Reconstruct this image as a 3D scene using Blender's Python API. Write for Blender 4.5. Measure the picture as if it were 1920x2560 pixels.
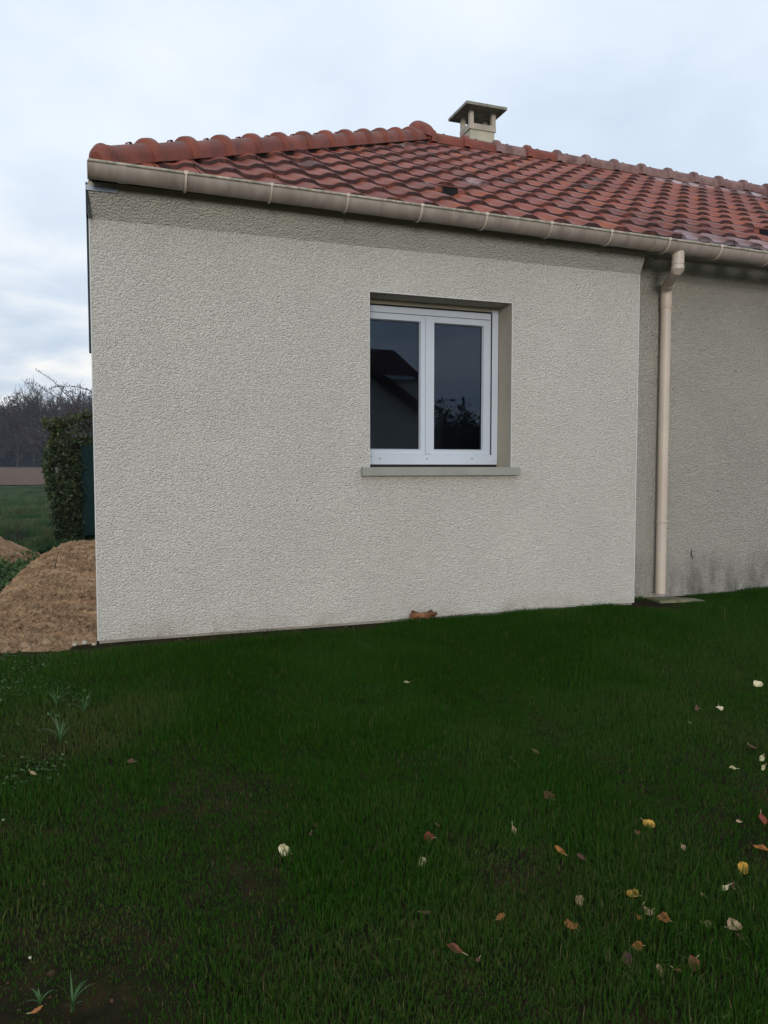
import bpy, bmesh, math, random
import numpy as np
from mathutils import Vector, Matrix
for o in list(bpy.data.objects): bpy.data.objects.remove(o)
S = bpy.context.scene; COL = S.collection
PI = math.pi; rad = math.radians

# ---------------------------------------------------------------- camera
CAM = np.array([0.032, -5.015, 1.05]); YAW = rad(20.0); PITCH = rad(-3.3)
fw = Vector((math.sin(YAW)*math.cos(PITCH), math.cos(YAW)*math.cos(PITCH), math.sin(PITCH)))
rt = Vector((math.cos(YAW), -math.sin(YAW), 0)); up = rt.cross(fw)
cd = bpy.data.cameras.new('camera'); cam = bpy.data.objects.new('camera', cd); COL.objects.link(cam)
cam.matrix_world = Matrix(((rt.x, up.x, -fw.x, CAM[0]), (rt.y, up.y, -fw.y, CAM[1]), (rt.z, up.z, -fw.z, CAM[2]), (0, 0, 0, 1)))
cd.sensor_fit = 'VERTICAL'; cd.sensor_height = 36; cd.lens = 1950/2560*36
cd.clip_start = 0.05; cd.clip_end = 2000
S.camera = cam
S.render.resolution_x = 768; S.render.resolution_y = 1024

# ---------------------------------------------------------------- light
SUN_EL = rad(7); SUN_AZ = rad(200)           # azimuth from +Y towards +X
sd = bpy.data.lights.new('sun', 'SUN'); sd.energy = 1.42; sd.angle = rad(14); sd.color = (1, .95, .90)
sun = bpy.data.objects.new('sun', sd); COL.objects.link(sun)
sv = Vector((math.sin(SUN_AZ)*math.cos(SUN_EL), math.cos(SUN_AZ)*math.cos(SUN_EL), math.sin(SUN_EL)))
sun.rotation_euler = sv.to_track_quat('Z', 'Y').to_euler(); sun.location = sv*30
S.view_settings.view_transform = 'Standard'; S.view_settings.look = 'None'
S.view_settings.gamma = 1; S.view_settings.exposure = 0.0

W = bpy.data.worlds.new('World'); S.world = W; W.use_nodes = True
nt = W.node_tree; nt.nodes.clear()
def N(t, typ, **kw):
    n = t.nodes.new(typ)
    for k, v in kw.items():
        if k.startswith('i_'):
            key = k[2:]
            n.inputs[int(key) if key.isdigit() else key.replace('_', ' ')].default_value = v
        else: setattr(n, k, v)
    return n
def ramp(t, fac, stops, interp='LINEAR'):
    r = t.nodes.new('ShaderNodeValToRGB'); r.color_ramp.interpolation = interp
    e = r.color_ramp.elements
    while len(e) < len(stops): e.new(0.5)
    for el, (p, c) in zip(e, stops):
        el.position = p; el.color = (c if len(c) == 4 else (*c, 1)) if hasattr(c, '__len__') else (c, c, c, 1)
    t.links.new(fac, r.inputs[0]); return r.outputs[0]
def math_(t, op, a, b=None, c=None):
    n = t.nodes.new('ShaderNodeMath'); n.operation = op
    for i, v in enumerate((a, b, c)):
        if v is None: continue
        if isinstance(v, (int, float)): n.inputs[i].default_value = v
        else: t.links.new(v, n.inputs[i])
    return n.outputs[0]
def mix(t, f, a, b, typ='MIX'):
    n = t.nodes.new('ShaderNodeMix'); n.data_type = 'RGBA'; n.blend_type = typ
    for i, v in ((0, f), (6, a), (7, b)):
        if isinstance(v, (int, float)): n.inputs[i].default_value = v if i == 0 else (v, v, v, 1)
        elif isinstance(v, tuple): n.inputs[i].default_value = v if len(v) == 4 else (*v, 1)
        else: t.links.new(v, n.inputs[i])
    return n.outputs[2]
def noise(t, vec, scale, detail=4, rough=.55, dist=0):
    n = t.nodes.new('ShaderNodeTexNoise'); n.inputs['Scale'].default_value = scale
    n.inputs['Detail'].default_value = detail; n.inputs['Roughness'].default_value = rough
    n.inputs['Distortion'].default_value = dist
    if vec is not None: t.links.new(vec, n.inputs['Vector'])
    return n.outputs['Fac']
tc = N(nt, 'ShaderNodeTexCoord'); sep = N(nt, 'ShaderNodeSeparateXYZ'); nt.links.new(tc.outputs['Generated'], sep.inputs[0])
zz = math_(nt, 'ADD', math_(nt, 'MAXIMUM', sep.outputs[2], 0.0), 0.16)
cmb = N(nt, 'ShaderNodeCombineXYZ')
nt.links.new(math_(nt, 'DIVIDE', sep.outputs[0], zz), cmb.inputs[0]); nt.links.new(math_(nt, 'DIVIDE', sep.outputs[1], zz), cmb.inputs[1])
c1 = noise(nt, cmb.outputs[0], 0.85, 6, .5, .3); c2 = noise(nt, cmb.outputs[0], 2.6, 5, .55, .2)
cl = math_(nt, 'ADD', math_(nt, 'MULTIPLY', c1, .72), math_(nt, 'MULTIPLY', c2, .28))
ccol = ramp(nt, cl, [(.36, (.60, .71, .84)), (.5, (.73, .82, .93)), (.62, (.84, .90, .965))])
# brighter, whiter bands low over the horizon
hz = ramp(nt, sep.outputs[2], [(0.0, 1.0), (.14, .85), (.34, 0.0)])
c3 = ramp(nt, cl, [(.42, (.50, .60, .73)), (.50, (.70, .76, .84)), (.57, (.95, .94, .90))])
ccol = mix(nt, hz, ccol, c3)
# whole overcast dims slowly away from the bright part
sky = N(nt, 'ShaderNodeTexSky', sky_type='NISHITA', sun_disc=False, sun_elevation=SUN_EL, sun_rotation=SUN_AZ)
sky.air_density = 1.0; sky.dust_density = 3.0
c10 = mix(nt, 1.0, ccol, (10, 10, 10, 1), 'MULTIPLY')
fin = mix(nt, .93, sky.outputs[0], c10)
bg = N(nt, 'ShaderNodeBackground', i_Strength=0.115); nt.links.new(fin, bg.inputs[0])
wo = N(nt, 'ShaderNodeOutputWorld'); nt.links.new(bg.outputs[0], wo.inputs[0])

# ---------------------------------------------------------------- helpers
rng = np.random.default_rng(7); random.seed(7)
def tag(o, label=None, cat=None, group=None, kind=None):
    for k, v in (('label', label), ('category', cat), ('group', group), ('kind', kind)):
        if v: o[k] = v
    return o
def empty(name, loc=(0, 0, 0), label=None, cat=None, group=None):
    o = bpy.data.objects.new(name, None); COL.objects.link(o); o.location = loc; o.empty_display_size = .1
    return tag(o, label, cat, group)
def arr_mesh(name, V, Fc, mat, parent=None, smooth=False, attrs=None):
    """V (n,3); Fc list of face arrays (m,k)"""
    me = bpy.data.meshes.new(name); V = np.asarray(V, np.float32)
    me.vertices.add(len(V)); me.vertices.foreach_set('co', V.ravel())
    Fc = [np.asarray(f, np.int32) for f in Fc if len(f)]
    loops = np.concatenate([f.ravel() for f in Fc]); tot = np.concatenate([np.full(len(f), f.shape[1]) for f in Fc]).astype(np.int32)
    me.loops.add(len(loops)); me.loops.foreach_set('vertex_index', loops)
    st = np.concatenate([[0], np.cumsum(tot)[:-1]]).astype(np.int32)
    me.polygons.add(len(tot)); me.polygons.foreach_set('loop_start', st); me.polygons.foreach_set('loop_total', tot)
    if smooth: me.polygons.foreach_set('use_smooth', np.ones(len(tot), bool))
    me.update(calc_edges=True)
    for k, a in (attrs or {}).items():
        at = me.attributes.new(k, 'FLOAT', 'POINT'); at.data.foreach_set('value', np.asarray(a, np.float32))
    if mat: me.materials.append(mat)
    o = bpy.data.objects.new(name, me); COL.objects.link(o)
    if parent: o.parent = parent
    return o
class MB:
    def __init__(s): s.v = []; s.f = []
    def poly(s, pts):
        n = len(s.v); s.v += [tuple(p) for p in pts]; s.f.append(tuple(range(n, n+len(pts)))); return s
    def box(s, a, b, skip=()):
        x0, y0, z0 = a; x1, y1, z1 = b; n = len(s.v)
        s.v += [(x0,y0,z0),(x1,y0,z0),(x1,y1,z0),(x0,y1,z0),(x0,y0,z1),(x1,y0,z1),(x1,y1,z1),(x0,y1,z1)]
        for k, q in dict(d=(0,3,2,1), u=(4,5,6,7), f=(0,1,5,4), r=(1,2,6,5), b=(2,3,7,6), l=(3,0,4,7)).items():
            if k not in skip: s.f.append(tuple(n+i for i in q))
        return s
    def grid(s, rows, close=False):
        n = len(s.v); m = len(rows[0])
        for r in rows: s.v += [tuple(p) for p in r]
        for i in range(len(rows)-1):
            for j in range(m if close else m-1):
                k = (j+1) % m
                s.f.append((n+i*m+j, n+i*m+k, n+(i+1)*m+k, n+(i+1)*m+j))
        return s
    def tube(s, path, r, sides=12, caps=True):
        path = [Vector(p) for p in path]; rr = r if hasattr(r, '__len__') else [r]*len(path)
        rows = []; ref = None
        for i, p in enumerate(path):
            a = path[min(i+1, len(path)-1)]-path[max(i-1, 0)]; a.normalize()
            if ref is None: ref = Vector((0, 0, 1)) if abs(a.z) < .9 else Vector((1, 0, 0))
            u = a.cross(ref).normalized(); w = u.cross(a).normalized(); ref = w
            k = 1.0
            if 0 < i < len(path)-1:
                d1 = (path[i]-path[i-1]).normalized(); k = 1/max(.75, d1.dot(a))
            rows.append([p+(u*math.cos(t)+w*math.sin(t))*rr[i]*(1 if k == 1 else k) for t in [2*PI*j/sides for j in range(sides)]])
        n = len(s.v); s.grid(rows, close=True)
        if caps:
            m = len(rows); s.f.append(tuple(n+j for j in range(sides))[::-1]); s.f.append(tuple(n+(m-1)*sides+j for j in range(sides)))
        return s
    def build(s, name, mat, parent=None, smooth=False, bevel=0, auto=None):
        me = bpy.data.meshes.new(name); me.from_pydata(s.v, [], s.f)
        bm = bmesh.new(); bm.from_mesh(me); bmesh.ops.remove_doubles(bm, verts=bm.verts, dist=1e-5)
        bmesh.ops.recalc_face_normals(bm, faces=bm.faces)
        if bevel:
            bmesh.ops.bevel(bm, geom=[e for e in bm.edges if len(e.link_faces) == 2 and e.calc_face_angle(0) > .6], offset=bevel, segments=2, affect='EDGES', profile=.6)
        if smooth:
            for f in bm.faces: f.smooth = True
            for e in bm.edges:
                if len(e.link_faces) == 2 and e.calc_face_angle(0) > (auto or .7): e.smooth = False
        bm.to_mesh(me); bm.free()
        if mat: me.materials.append(mat)
        o = bpy.data.objects.new(name, me); COL.objects.link(o)
        if parent: o.parent = parent
        return o
# value noise in numpy
_P = rng.random((256, 256))
def vnoise(x, y):
    x = np.asarray(x, float); y = np.asarray(y, float)
    xi = np.floor(x).astype(int); yi = np.floor(y).astype(int); fx = x-xi; fy = y-yi
    fx = fx*fx*(3-2*fx); fy = fy*fy*(3-2*fy)
    g = lambda i, j: _P[i & 255, j & 255]
    return (g(xi, yi)*(1-fx)+g(xi+1, yi)*fx)*(1-fy)+(g(xi, yi+1)*(1-fx)+g(xi+1, yi+1)*fx)*fy
def fbm(x, y, o=4):
    s = 0; a = .5; t = 0
    for k in range(o): s = s+a*vnoise(x*2**k+17*k, y*2**k+5*k); t += a; a *= .5
    return s/t
def sm(a, b, x):
    t = np.clip((np.asarray(x, float)-a)/(b-a), 0, 1); return t*t*(3-2*t)

# ---------------------------------------------------------------- materials
def mat(name, col=(.5, .5, .5), rough=.7, spec=.3, build=None):
    m = bpy.data.materials.new(name); m.use_nodes = True; t = m.node_tree
    p = t.nodes['Principled BSDF']; p.inputs['Base Color'].default_value = (*col, 1)
    p.inputs['Roughness'].default_value = rough; p.inputs['Specular IOR Level'].default_value = spec
    if build: build(t, p)
    return m
def objco(t): return t.nodes.new('ShaderNodeTexCoord').outputs['Object']
def mapping(t, vec, scale):
    n = t.nodes.new('ShaderNodeMapping'); n.inputs['Scale'].default_value = scale; t.links.new(vec, n.inputs[0]); return n.outputs[0]
def bump(t, p, h, strength, dist=.01):
    b = t.nodes.new('ShaderNodeBump'); b.inputs['Strength'].default_value = strength; b.inputs['Distance'].default_value = dist
    t.links.new(h, b.inputs['Height']); t.links.new(b.outputs[0], p.inputs['Normal']); return b
def vary(t, p, a, b, scale, detail=4, stops=(.35, .65), vec=None):
    c = ramp(t, noise(t, vec or objco(t), scale, detail), [(stops[0], a), (stops[1], b)]); t.links.new(c, p.inputs['Base Color']); return c

def stucco(a, b, stain=False, h=1.0):
    def f(t, p):
        co = objco(t)
        big = noise(t, co, 1.1, 4, .6)
        c = ramp(t, big, [(.3, a), (.7, b)])
        fine = noise(t, mapping(t, co, (.7, .7, 1.3)), 78, 3, .65)
        c = mix(t, .35, c, ramp(t, fine, [(.34, .55), (.58, 1.06)]), 'MULTIPLY')
        # rare dark pits
        vv = t.nodes.new('ShaderNodeTexVoronoi'); vv.inputs['Scale'].default_value = 5.5; t.links.new(co, vv.inputs[0])
        c = mix(t, ramp(t, vv.outputs['Distance'], [(.022, 1.0), (.034, 0.0)]), c, (.05, .045, .04))
        if stain:
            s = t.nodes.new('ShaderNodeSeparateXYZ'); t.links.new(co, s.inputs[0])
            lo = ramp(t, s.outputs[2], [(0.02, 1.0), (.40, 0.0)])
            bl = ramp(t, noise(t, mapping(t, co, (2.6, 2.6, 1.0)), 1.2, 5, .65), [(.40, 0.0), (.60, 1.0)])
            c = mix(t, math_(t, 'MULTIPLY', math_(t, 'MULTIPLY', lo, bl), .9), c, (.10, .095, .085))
        else:
            s = t.nodes.new('ShaderNodeSeparateXYZ'); t.links.new(co, s.inputs[0])
            lo = ramp(t, s.outputs[2], [(0.0, 1.0), (.13, 0.0)]); bl = ramp(t, noise(t, mapping(t, co, (1, 1, 1)), 4, 6, .7), [(.42, 0.0), (.68, 1.0)])
            c = mix(t, math_(t, 'MULTIPLY', math_(t, 'MULTIPLY', lo, bl), .55), c, (.30, .22, .14))
            pt = ramp(t, noise(t, mapping(t, co, (1, 1, .6)), .8, 5, .6), [(.40, 0.0), (.70, .55)])
            c = mix(t, pt, c, (.585, .565, .495))
        t.links.new(c, p.inputs['Base Color'])
        # roughcast relief: distorted ridged flecks
        w = t.nodes.new('ShaderNodeTexNoise'); w.inputs['Scale'].default_value = 42; w.inputs['Detail'].default_value = 2
        t.links.new(co, w.inputs['Vector'])
        add = t.nodes.new('ShaderNodeVectorMath'); add.operation = 'MULTIPLY_ADD'; t.links.new(w.outputs['Color'], add.inputs[0])
        add.inputs[1].default_value = (.012, .012, .012); t.links.new(co, add.inputs[2])
        v = t.nodes.new('ShaderNodeTexVoronoi'); v.feature = 'SMOOTH_F1'; v.inputs['Scale'].default_value = 92; v.inputs['Smoothness'].default_value = .2
        t.links.new(mapping(t, add.outputs[0], (.9, .9, 1.2)), v.inputs[0])
        n2 = noise(t, mapping(t, add.outputs[0], (.85, .85, 1.25)), 85, 5, .72)
        hh = math_(t, 'ADD', math_(t, 'MULTIPLY', math_(t, 'SUBTRACT', 1, v.outputs['Distance']), .75), math_(t, 'MULTIPLY', n2, .7))
        bump(t, p, hh, 1.0*h, .018)
    return f
M = {}
M['stucco'] = mat('stucco', rough=.95, spec=.15, build=stucco((.665, .635, .575), (.735, .70, .625)))
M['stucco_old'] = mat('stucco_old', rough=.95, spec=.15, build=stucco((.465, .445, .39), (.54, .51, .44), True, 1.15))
def smooth_render(a, b):
    def f(t, p):
        vary(t, p, a, b, 3, 5); bump(t, p, noise(t, objco(t), 60, 4), .25, .004)
    return f
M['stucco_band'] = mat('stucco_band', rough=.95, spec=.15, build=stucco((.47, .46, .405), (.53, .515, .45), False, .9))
M['render_smooth'] = mat('render_smooth', rough=.9, spec=.2, build=smooth_render((.37, .33, .26), (.43, .38, .30)))
M['sill'] = mat('sill', rough=.8, spec=.25, build=smooth_render((.26, .26, .225), (.33, .325, .285)))
M['plinth'] = mat('plinth', rough=.95, spec=.1, build=smooth_render((.28, .26, .22), (.40, .37, .31)))
M['bead'] = mat('bead', (.56, .56, .54), .5, .3)
M['pvc_white'] = mat('pvc_white', rough=.35, spec=.45, build=lambda t, p: vary(t, p, (.50, .545, .605), (.55, .59, .645), 2))
M['pvc_sand'] = mat('pvc_sand', rough=.45, spec=.4, build=lambda t, p: (vary(t, p, (.52, .43, .35), (.62, .52, .425), 2.2, 6), bump(t, p, noise(t, objco(t), 5, 3), .1, .01)))
M['pvc_gutter'] = mat('pvc_gutter', rough=.5, spec=.4, build=lambda t, p: (vary(t, p, (.25, .207, .172), (.385, .325, .28), 6, 7, (.30, .62), mapping(t, objco(t), (2.2, 1, .5))), bump(t, p, noise(t, objco(t), 5, 3), .1, .01)))
M['lip'] = mat('lip', rough=.6, spec=.3, build=lambda t, p: vary(t, p, (.22, .21, .16), (.48, .43, .34), 30, 6))
M['black'] = mat('black', (.015, .015, .018), .6, .3)
M['gap'] = mat('gap', (.03, .025, .02), .9, .1)
M['interior'] = mat('interior', (.045, .045, .05), .9, .1)
M['zinc'] = mat('zinc', rough=.38, spec=.5, build=lambda t, p: vary(t, p, (.16, .20, .26), (.33, .37, .42), 14))
M['zinc'].node_tree.nodes['Principled BSDF'].inputs['Metallic'].default_value = .6
M['dark_zinc'] = mat('dark_zinc', (.012, .020, .026), .6, .3)
def glass(t, p):
    t.nodes.remove(p)
    tr = N(t, 'ShaderNodeBsdfTransparent'); tr.inputs[0].default_value = (.62, .68, .74, 1)
    gl = N(t, 'ShaderNodeBsdfGlossy'); gl.inputs['Roughness'].default_value = .015; gl.inputs[0].default_value = (.60, .76, 1.0, 1)
    fr = N(t, 'ShaderNodeFresnel'); fr.inputs['IOR'].default_value = 1.7
    mx = N(t, 'ShaderNodeMixShader'); t.links.new(fr.outputs[0], mx.inputs[0]); t.links.new(tr.outputs[0], mx.inputs[1]); t.links.new(gl.outputs[0], mx.inputs[2])
    t.links.new(mx.outputs[0], t.nodes['Material Output'].inputs[0])
M['glass'] = mat('glass', build=glass)
def tile(t, p):
    co = objco(t)
    gi = t.nodes.new('ShaderNodeNewGeometry'); ri = gi.outputs['Random Per Island']
    base = ramp(t, ri, [(0, (.205, .055, .036)), (.35, (.250, .063, .038)), (.7, (.275, .072, .041)), (1, (.215, .062, .043))])
    n = noise(t, co, 5, 5, .6)
    c = mix(t, ramp(t, n, [(.53, 0.0), (.68, .7)]), base, (.38, .10, .030))
    n2 = noise(t, co, 11, 4, .6)
    c = mix(t, ramp(t, n2, [(.5, 0.0), (.75, .4)]), c, (.12, .045, .034))
    gr = t.nodes.new('ShaderNodeAttribute'); gr.attribute_name = 'grime_shade'  # patchy grime, plus the shade painted on the tile noses
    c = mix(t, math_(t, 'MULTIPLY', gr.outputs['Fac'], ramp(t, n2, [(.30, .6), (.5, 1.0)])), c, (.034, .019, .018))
    wt = t.nodes.new('ShaderNodeAttribute'); wt.attribute_name = 'pale_patch'
    c = mix(t, math_(t, 'MULTIPLY', wt.outputs['Fac'], ramp(t, noise(t, co, 16, 4), [(.3, .4), (.6, 1.0)])), c, (.62, .58, .62))
    t.links.new(c, p.inputs['Base Color'])
    t.links.new(ramp(t, n, [(.3, .38), (.7, .55)]), p.inputs['Roughness'])
    bump(t, p, noise(t, co, 70, 3), .12, .003)
M['tile'] = mat('tile', rough=.5, spec=.12, build=tile)
def cap(t, p):
    co = objco(t)
    c = ramp(t, noise(t, co, 7, 5, .6), [(.3, (.12, .034, .024)), (.55, (.21, .054, .032)), (.75, (.255, .068, .038))])
    s = t.nodes.new('ShaderNodeNewGeometry'); sp = t.nodes.new('ShaderNodeSeparateXYZ'); t.links.new(s.outputs['Normal'], sp.inputs[0])
    lich = math_(t, 'MULTIPLY', ramp(t, sp.outputs[2], [(.35, 0.0), (.95, 1.0)]), ramp(t, noise(t, co, 22, 4), [(.4, .15), (.65, .8)]))
    c = mix(t, lich, c, (.10, .085, .08))
    t.links.new(c, p.inputs['Base Color']); bump(t, p, noise(t, co, 50, 4), .2, .004)
M['cap'] = mat('cap', rough=.6, spec=.35, build=cap)
M['cap_grey'] = mat('cap_grey', rough=.65, spec=.3, build=lambda t, p: (vary(t, p, (.13, .065, .055), (.25, .15, .135), 9, 5), bump(t, p, noise(t, objco(t), 50, 4), .2, .004)))
M['chimney'] = mat('chimney', rough=.9, spec=.15, build=lambda t, p: (vary(t, p, (.40, .37, .28), (.50, .46, .36), 4), bump(t, p, noise(t, objco(t), 60, 3), .3, .005)))
M['chimney_concrete'] = mat('chimney_concrete', rough=.9, spec=.15, build=lambda t, p: (vary(t, p, (.38, .33, .27), (.52, .455, .375), 7), bump(t, p, noise(t, objco(t), 40, 3), .3, .005)))
M['mossy_concrete'] = mat('mossy_concrete', rough=.95, spec=.1, build=lambda t, p: (vary(t, p, (.17, .18, .14), (.34, .31, .26), 9, 6), bump(t, p, noise(t, objco(t), 40, 3), .4, .006)))
M['slab'] = mat('slab', rough=.95, spec=.1, build=lambda t, p: (vary(t, p, (.10, .115, .05), (.27, .245, .17), 8, 6), bump(t, p, noise(t, objco(t), 60, 4), .4, .005)))
def soil(a, b, c3, s1=9., bs=.8, bd=.03, sc=26):
    def f(t, p):
        co = objco(t)
        c = ramp(t, noise(t, co, s1, 7, .65), [(.3, a), (.5, b), (.7, c3)])
        t.links.new(c, p.inputs['Base Color'])
        bump(t, p, noise(t, co, sc, 8, .7), bs, bd)
    return f
M['ground'] = mat('ground', rough=1, spec=.05, build=soil((.011, .012, .005), (.022, .019, .009), (.045, .028, .014)))
M['dirt'] = mat('dirt', rough=1, spec=.03, build=soil((.27, .165, .095), (.41, .265, .155), (.54, .38, .24), 6, 1.0, .035, 34))
M['plough'] = mat('plough', rough=1, spec=.03, build=soil((.10, .065, .048), (.14, .095, .072), (.18, .125, .095), 1.2, 1, .15, 3))
M['meadow'] = mat('meadow', rough=1, spec=.03, build=soil((.012, .026, .009), (.045, .085, .030), (.12, .17, .075), 2.6, 1.0, .2, 9))
def veg(name, cols, rough=.6, spec=.2, transl=.25):
    """foliage colour from the per-vertex attribute 'tint' plus a random per piece"""
    def f(t, p):
        a = t.nodes.new('ShaderNodeAttribute'); a.attribute_name = 'tint'
        n = len(cols); c = ramp(t, a.outputs['Fac'], [(i/(n-1), cols[i]) for i in range(n)])
        t.links.new(c, p.inputs['Base Color'])
        if transl:
            tr = N(t, 'ShaderNodeBsdfTranslucent'); t.links.new(c, tr.inputs[0])
            mx = N(t, 'ShaderNodeMixShader'); mx.inputs[0].default_value = transl
            t.links.new(p.outputs[0], mx.inputs[1]); t.links.new(tr.outputs[0], mx.inputs[2]); t.links.new(mx.outputs[0], t.nodes['Material Output'].inputs[0])
    return mat(name, rough=rough, spec=spec, build=f)
M['grass'] = veg('grass', [(.13, .11, .045), (.044, .086, .014), (.029, .087, .009), (.025, .077, .005), (.017, .061, .004)], .7, .04, .25)
M['meadow_grass'] = veg('meadow_grass', [(.10, .12, .05), (.05, .10, .035), (.03, .075, .03)], .6, .15, .3)
M['tuft'] = veg('tuft', [(.03, .09, .02), (.065, .14, .045), (.11, .19, .085)], .5, .3, .25)
M['weed'] = veg('weed', [(.025, .07, .014), (.042, .105, .024), (.085, .14, .05)], .55, .25, .25)
M['hedge_leaf'] = veg('hedge_leaf', [(.016, .030, .010), (.036, .060, .020), (.065, .095, .035), (.11, .085, .035)], .4, .4, .15)
M['twig'] = mat('twig', (.045, .037, .034), .8, .1)
M['cane'] = mat('cane', (.05, .032, .035), .7, .2)
M['bark'] = mat('bark', rough=.95, spec=.1, build=lambda t, p: vary(t, p, (.035, .028, .024), (.075, .06, .05), 3))
M['wood_mass'] = veg('wood_mass', [(.012, .013, .014), (.022, .021, .022), (.036, .030, .028)], .9, .05, 0)
M['brown_leaf'] = veg('brown_leaf', [(.03, .024, .022), (.052, .037, .030), (.078, .050, .036)], .8, .1, .1)
M['net'] = mat('net', rough=.9, spec=.1, build=lambda t, p: vary(t, p, (.004, .014, .016), (.010, .028, .026), 40))
M['stone'] = mat('stone', rough=.9, spec=.15, build=lambda t, p: (vary(t, p, (.36, .32, .25), (.58, .54, .46), 30), bump(t, p, noise(t, objco(t), 60, 3), .3, .004)))

# ---------------------------------------------------------------- terrain
def hbase(x, y):
    x = np.asarray(x, float); y = np.asarray(y, float)
    z = -.026+.078*np.clip(y, -7.5, 0)
    z = z-.03*sm(.3, -1.2, x)*sm(-3, 1, y)
    z = z-.19*sm(4.5, 8.5, y)
    z = z+1.27*sm(0, 1, np.clip((y-53)/100, 0, 1)**.9*.999) if False else z+np.clip((y-52)/98, 0, 1.5)*1.27
    return z
def hgrass(x, y): return hbase(x, y)+.022*(fbm(np.asarray(x)*1.7, np.asarray(y)*1.7, 3)-.5)*sm(.0, -.5, y)
def hdirt(x, y):
    x = np.asarray(x, float); y = np.asarray(y, float)
    xb = np.interp(y, [-.6, 0, 1.4, 3.4, 4.5, 6], [-2.6, -1.8, -.86, -.70, -.55, -.35])      # left edge of the main bank
    up = .215*sm(.0, 4.1, y)*sm(6.0, 4.4, y)*sm(xb-.16, xb+.28, x)
    # second heap further left
    up2 = .30*np.exp(-((x+1.30)/.40)**2-((y-5.5)/.75)**2)
    edge = .12*(fbm(x*4, y*4, 3)-.5)
    m = np.minimum(sm(-.25, -.02, y+.22*np.clip(x+.1, -1, 0)+edge), 1)*np.maximum(sm(xb-.12, xb+.1, x+edge), sm(.75, .45, np.hypot((x+1.3)/1.1, (y-5.5)/1.9)+edge))*sm(6.9, 6.2, y)
    m = m*np.maximum(sm(-.02, -.22, x), sm(-.01, .04, y))
    clod = .020*(fbm(x*6, y*6, 4)-.5)+.030*np.abs(fbm(x*14+3, y*11, 3)-.5)+.016*(fbm(x*40, y*34, 3)-.5)+.03*np.clip(fbm(x*24+9, y*20, 3)-.62, 0, 1)*3
    ridge = .018*np.clip(fbm(x*3+40, y*11+x*5, 3)-.55, 0, 1)*6
    return hbase(x, y)-.05+m*(.06+up+up2+clod+ridge)
def sheet(name, xs, ys, hf, m, smooth=True):
    X, Y = np.meshgrid(xs, ys); Z = hf(X, Y); nx = len(xs)
    V = np.stack([X, Y, Z], -1).reshape(-1, 3)
    i = (np.arange(len(ys)-1)[:, None]*nx+np.arange(nx-1)[None]).ravel()
    o = arr_mesh(name, V, [np.stack([i, i+1, i+nx+1, i+nx], 1)], m, smooth=smooth)
    return tag(o, kind='structure')
gx = np.unique(np.concatenate([np.linspace(-400, -20, 24), np.linspace(-20, -3, 35), np.linspace(-3, 9, 241), np.linspace(9, 30, 30), np.linspace(30, 400, 24)]))
gy = np.unique(np.concatenate([np.linspace(-300, -20, 20), np.linspace(-20, -6, 29), np.linspace(-6, 1, 141), np.linspace(1, 12, 45), np.linspace(12, 60, 40), np.linspace(60, 400, 40)]))
sheet('ground', gx, gy, hgrass, M['ground'])
sheet('dirt_mound', np.linspace(-2.4, .0-.004, 420), np.linspace(-1.0, 7.1, 1200), hdirt, M['dirt'])
sheet('meadow', np.unique(np.concatenate([np.linspace(-120, -8, 40), np.linspace(-8, 0, 90), np.linspace(0, 60, 20)])), np.unique(np.concatenate([np.linspace(7.3, 30, 150), np.linspace(30, 54, 50)])),
      lambda x, y: hbase(x, y)+.012+.10*(fbm(x*.9, y*.5, 4)-.5)*sm(7.3, 9, y)+.03*(fbm(x*4, y*3, 3)-.5), M['meadow'])
sheet('ploughed_field', np.linspace(-150, 90, 240), np.linspace(53.2, 152, 100), lambda x, y: hbase(x, y)+.03+.12*(fbm(x*1.3, y*.9, 3)-.3), M['plough'])
sheet('lawn', np.array([-400, -60, -20., 60, 400]), np.array([-300, -60, -6.2]), lambda x, y: hbase(x, y)+.03, M['meadow'])

# ---------------------------------------------------------------- house
HX1 = 14.0; SX = 3.935; RY = .22          # right end, step, recess
house = empty('house', (0, 0, 0), 'single-storey rendered house with red tiled hip roof and white window', 'house')
WX0, WX1, WZ0, WZ1 = 1.755, 2.836, 1.03, 2.222
ZB = 2.517; ZT = 2.658; OY = -.075; ZE = 2.78
w = MB()
zs0 = -.008
for (x0, x1, z0, z1) in ((0, WX0, zs0, ZB), (WX1, SX, zs0, ZB), (WX0, WX1, zs0, WZ0), (WX0, WX1, WZ1, ZB)):
    w.poly([(x0, 0, z0), (x1, 0, z0), (x1, 0, z1), (x0, 0, z1)])
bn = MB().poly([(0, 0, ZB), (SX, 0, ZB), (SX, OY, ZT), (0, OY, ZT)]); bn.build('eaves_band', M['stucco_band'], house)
w.poly([(SX, 0, zs0), (SX, RY, zs0), (SX, RY, ZE), (SX, OY, ZE), (SX, OY, ZT), (SX, 0, ZB)])
w.poly([(0, 0, zs0), (SX, 0, zs0), (SX, .012, zs0), (0, .012, zs0)])
w.poly([(0, 0, zs0), (0, 6.95, zs0), (0, 6.95, ZE), (0, OY, ZE), (0, OY, ZT), (0, 0, ZB)])
w.build('front_wall', M['stucco'], house)
w = MB()
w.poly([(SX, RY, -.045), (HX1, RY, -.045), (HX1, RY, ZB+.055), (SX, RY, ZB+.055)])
bn = MB().poly([(SX, RY, ZB+.055), (HX1, RY, ZB+.055), (HX1, RY-.075, ZB+.197), (SX, RY-.075, ZB+.197)]); bn.build('eaves_band', M['stucco_band'], house); w.poly([(SX, RY-.075, ZB+.197), (HX1, RY-.075, ZB+.197), (HX1, OY, ZB+.20), (SX, OY, ZB+.20)])
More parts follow.
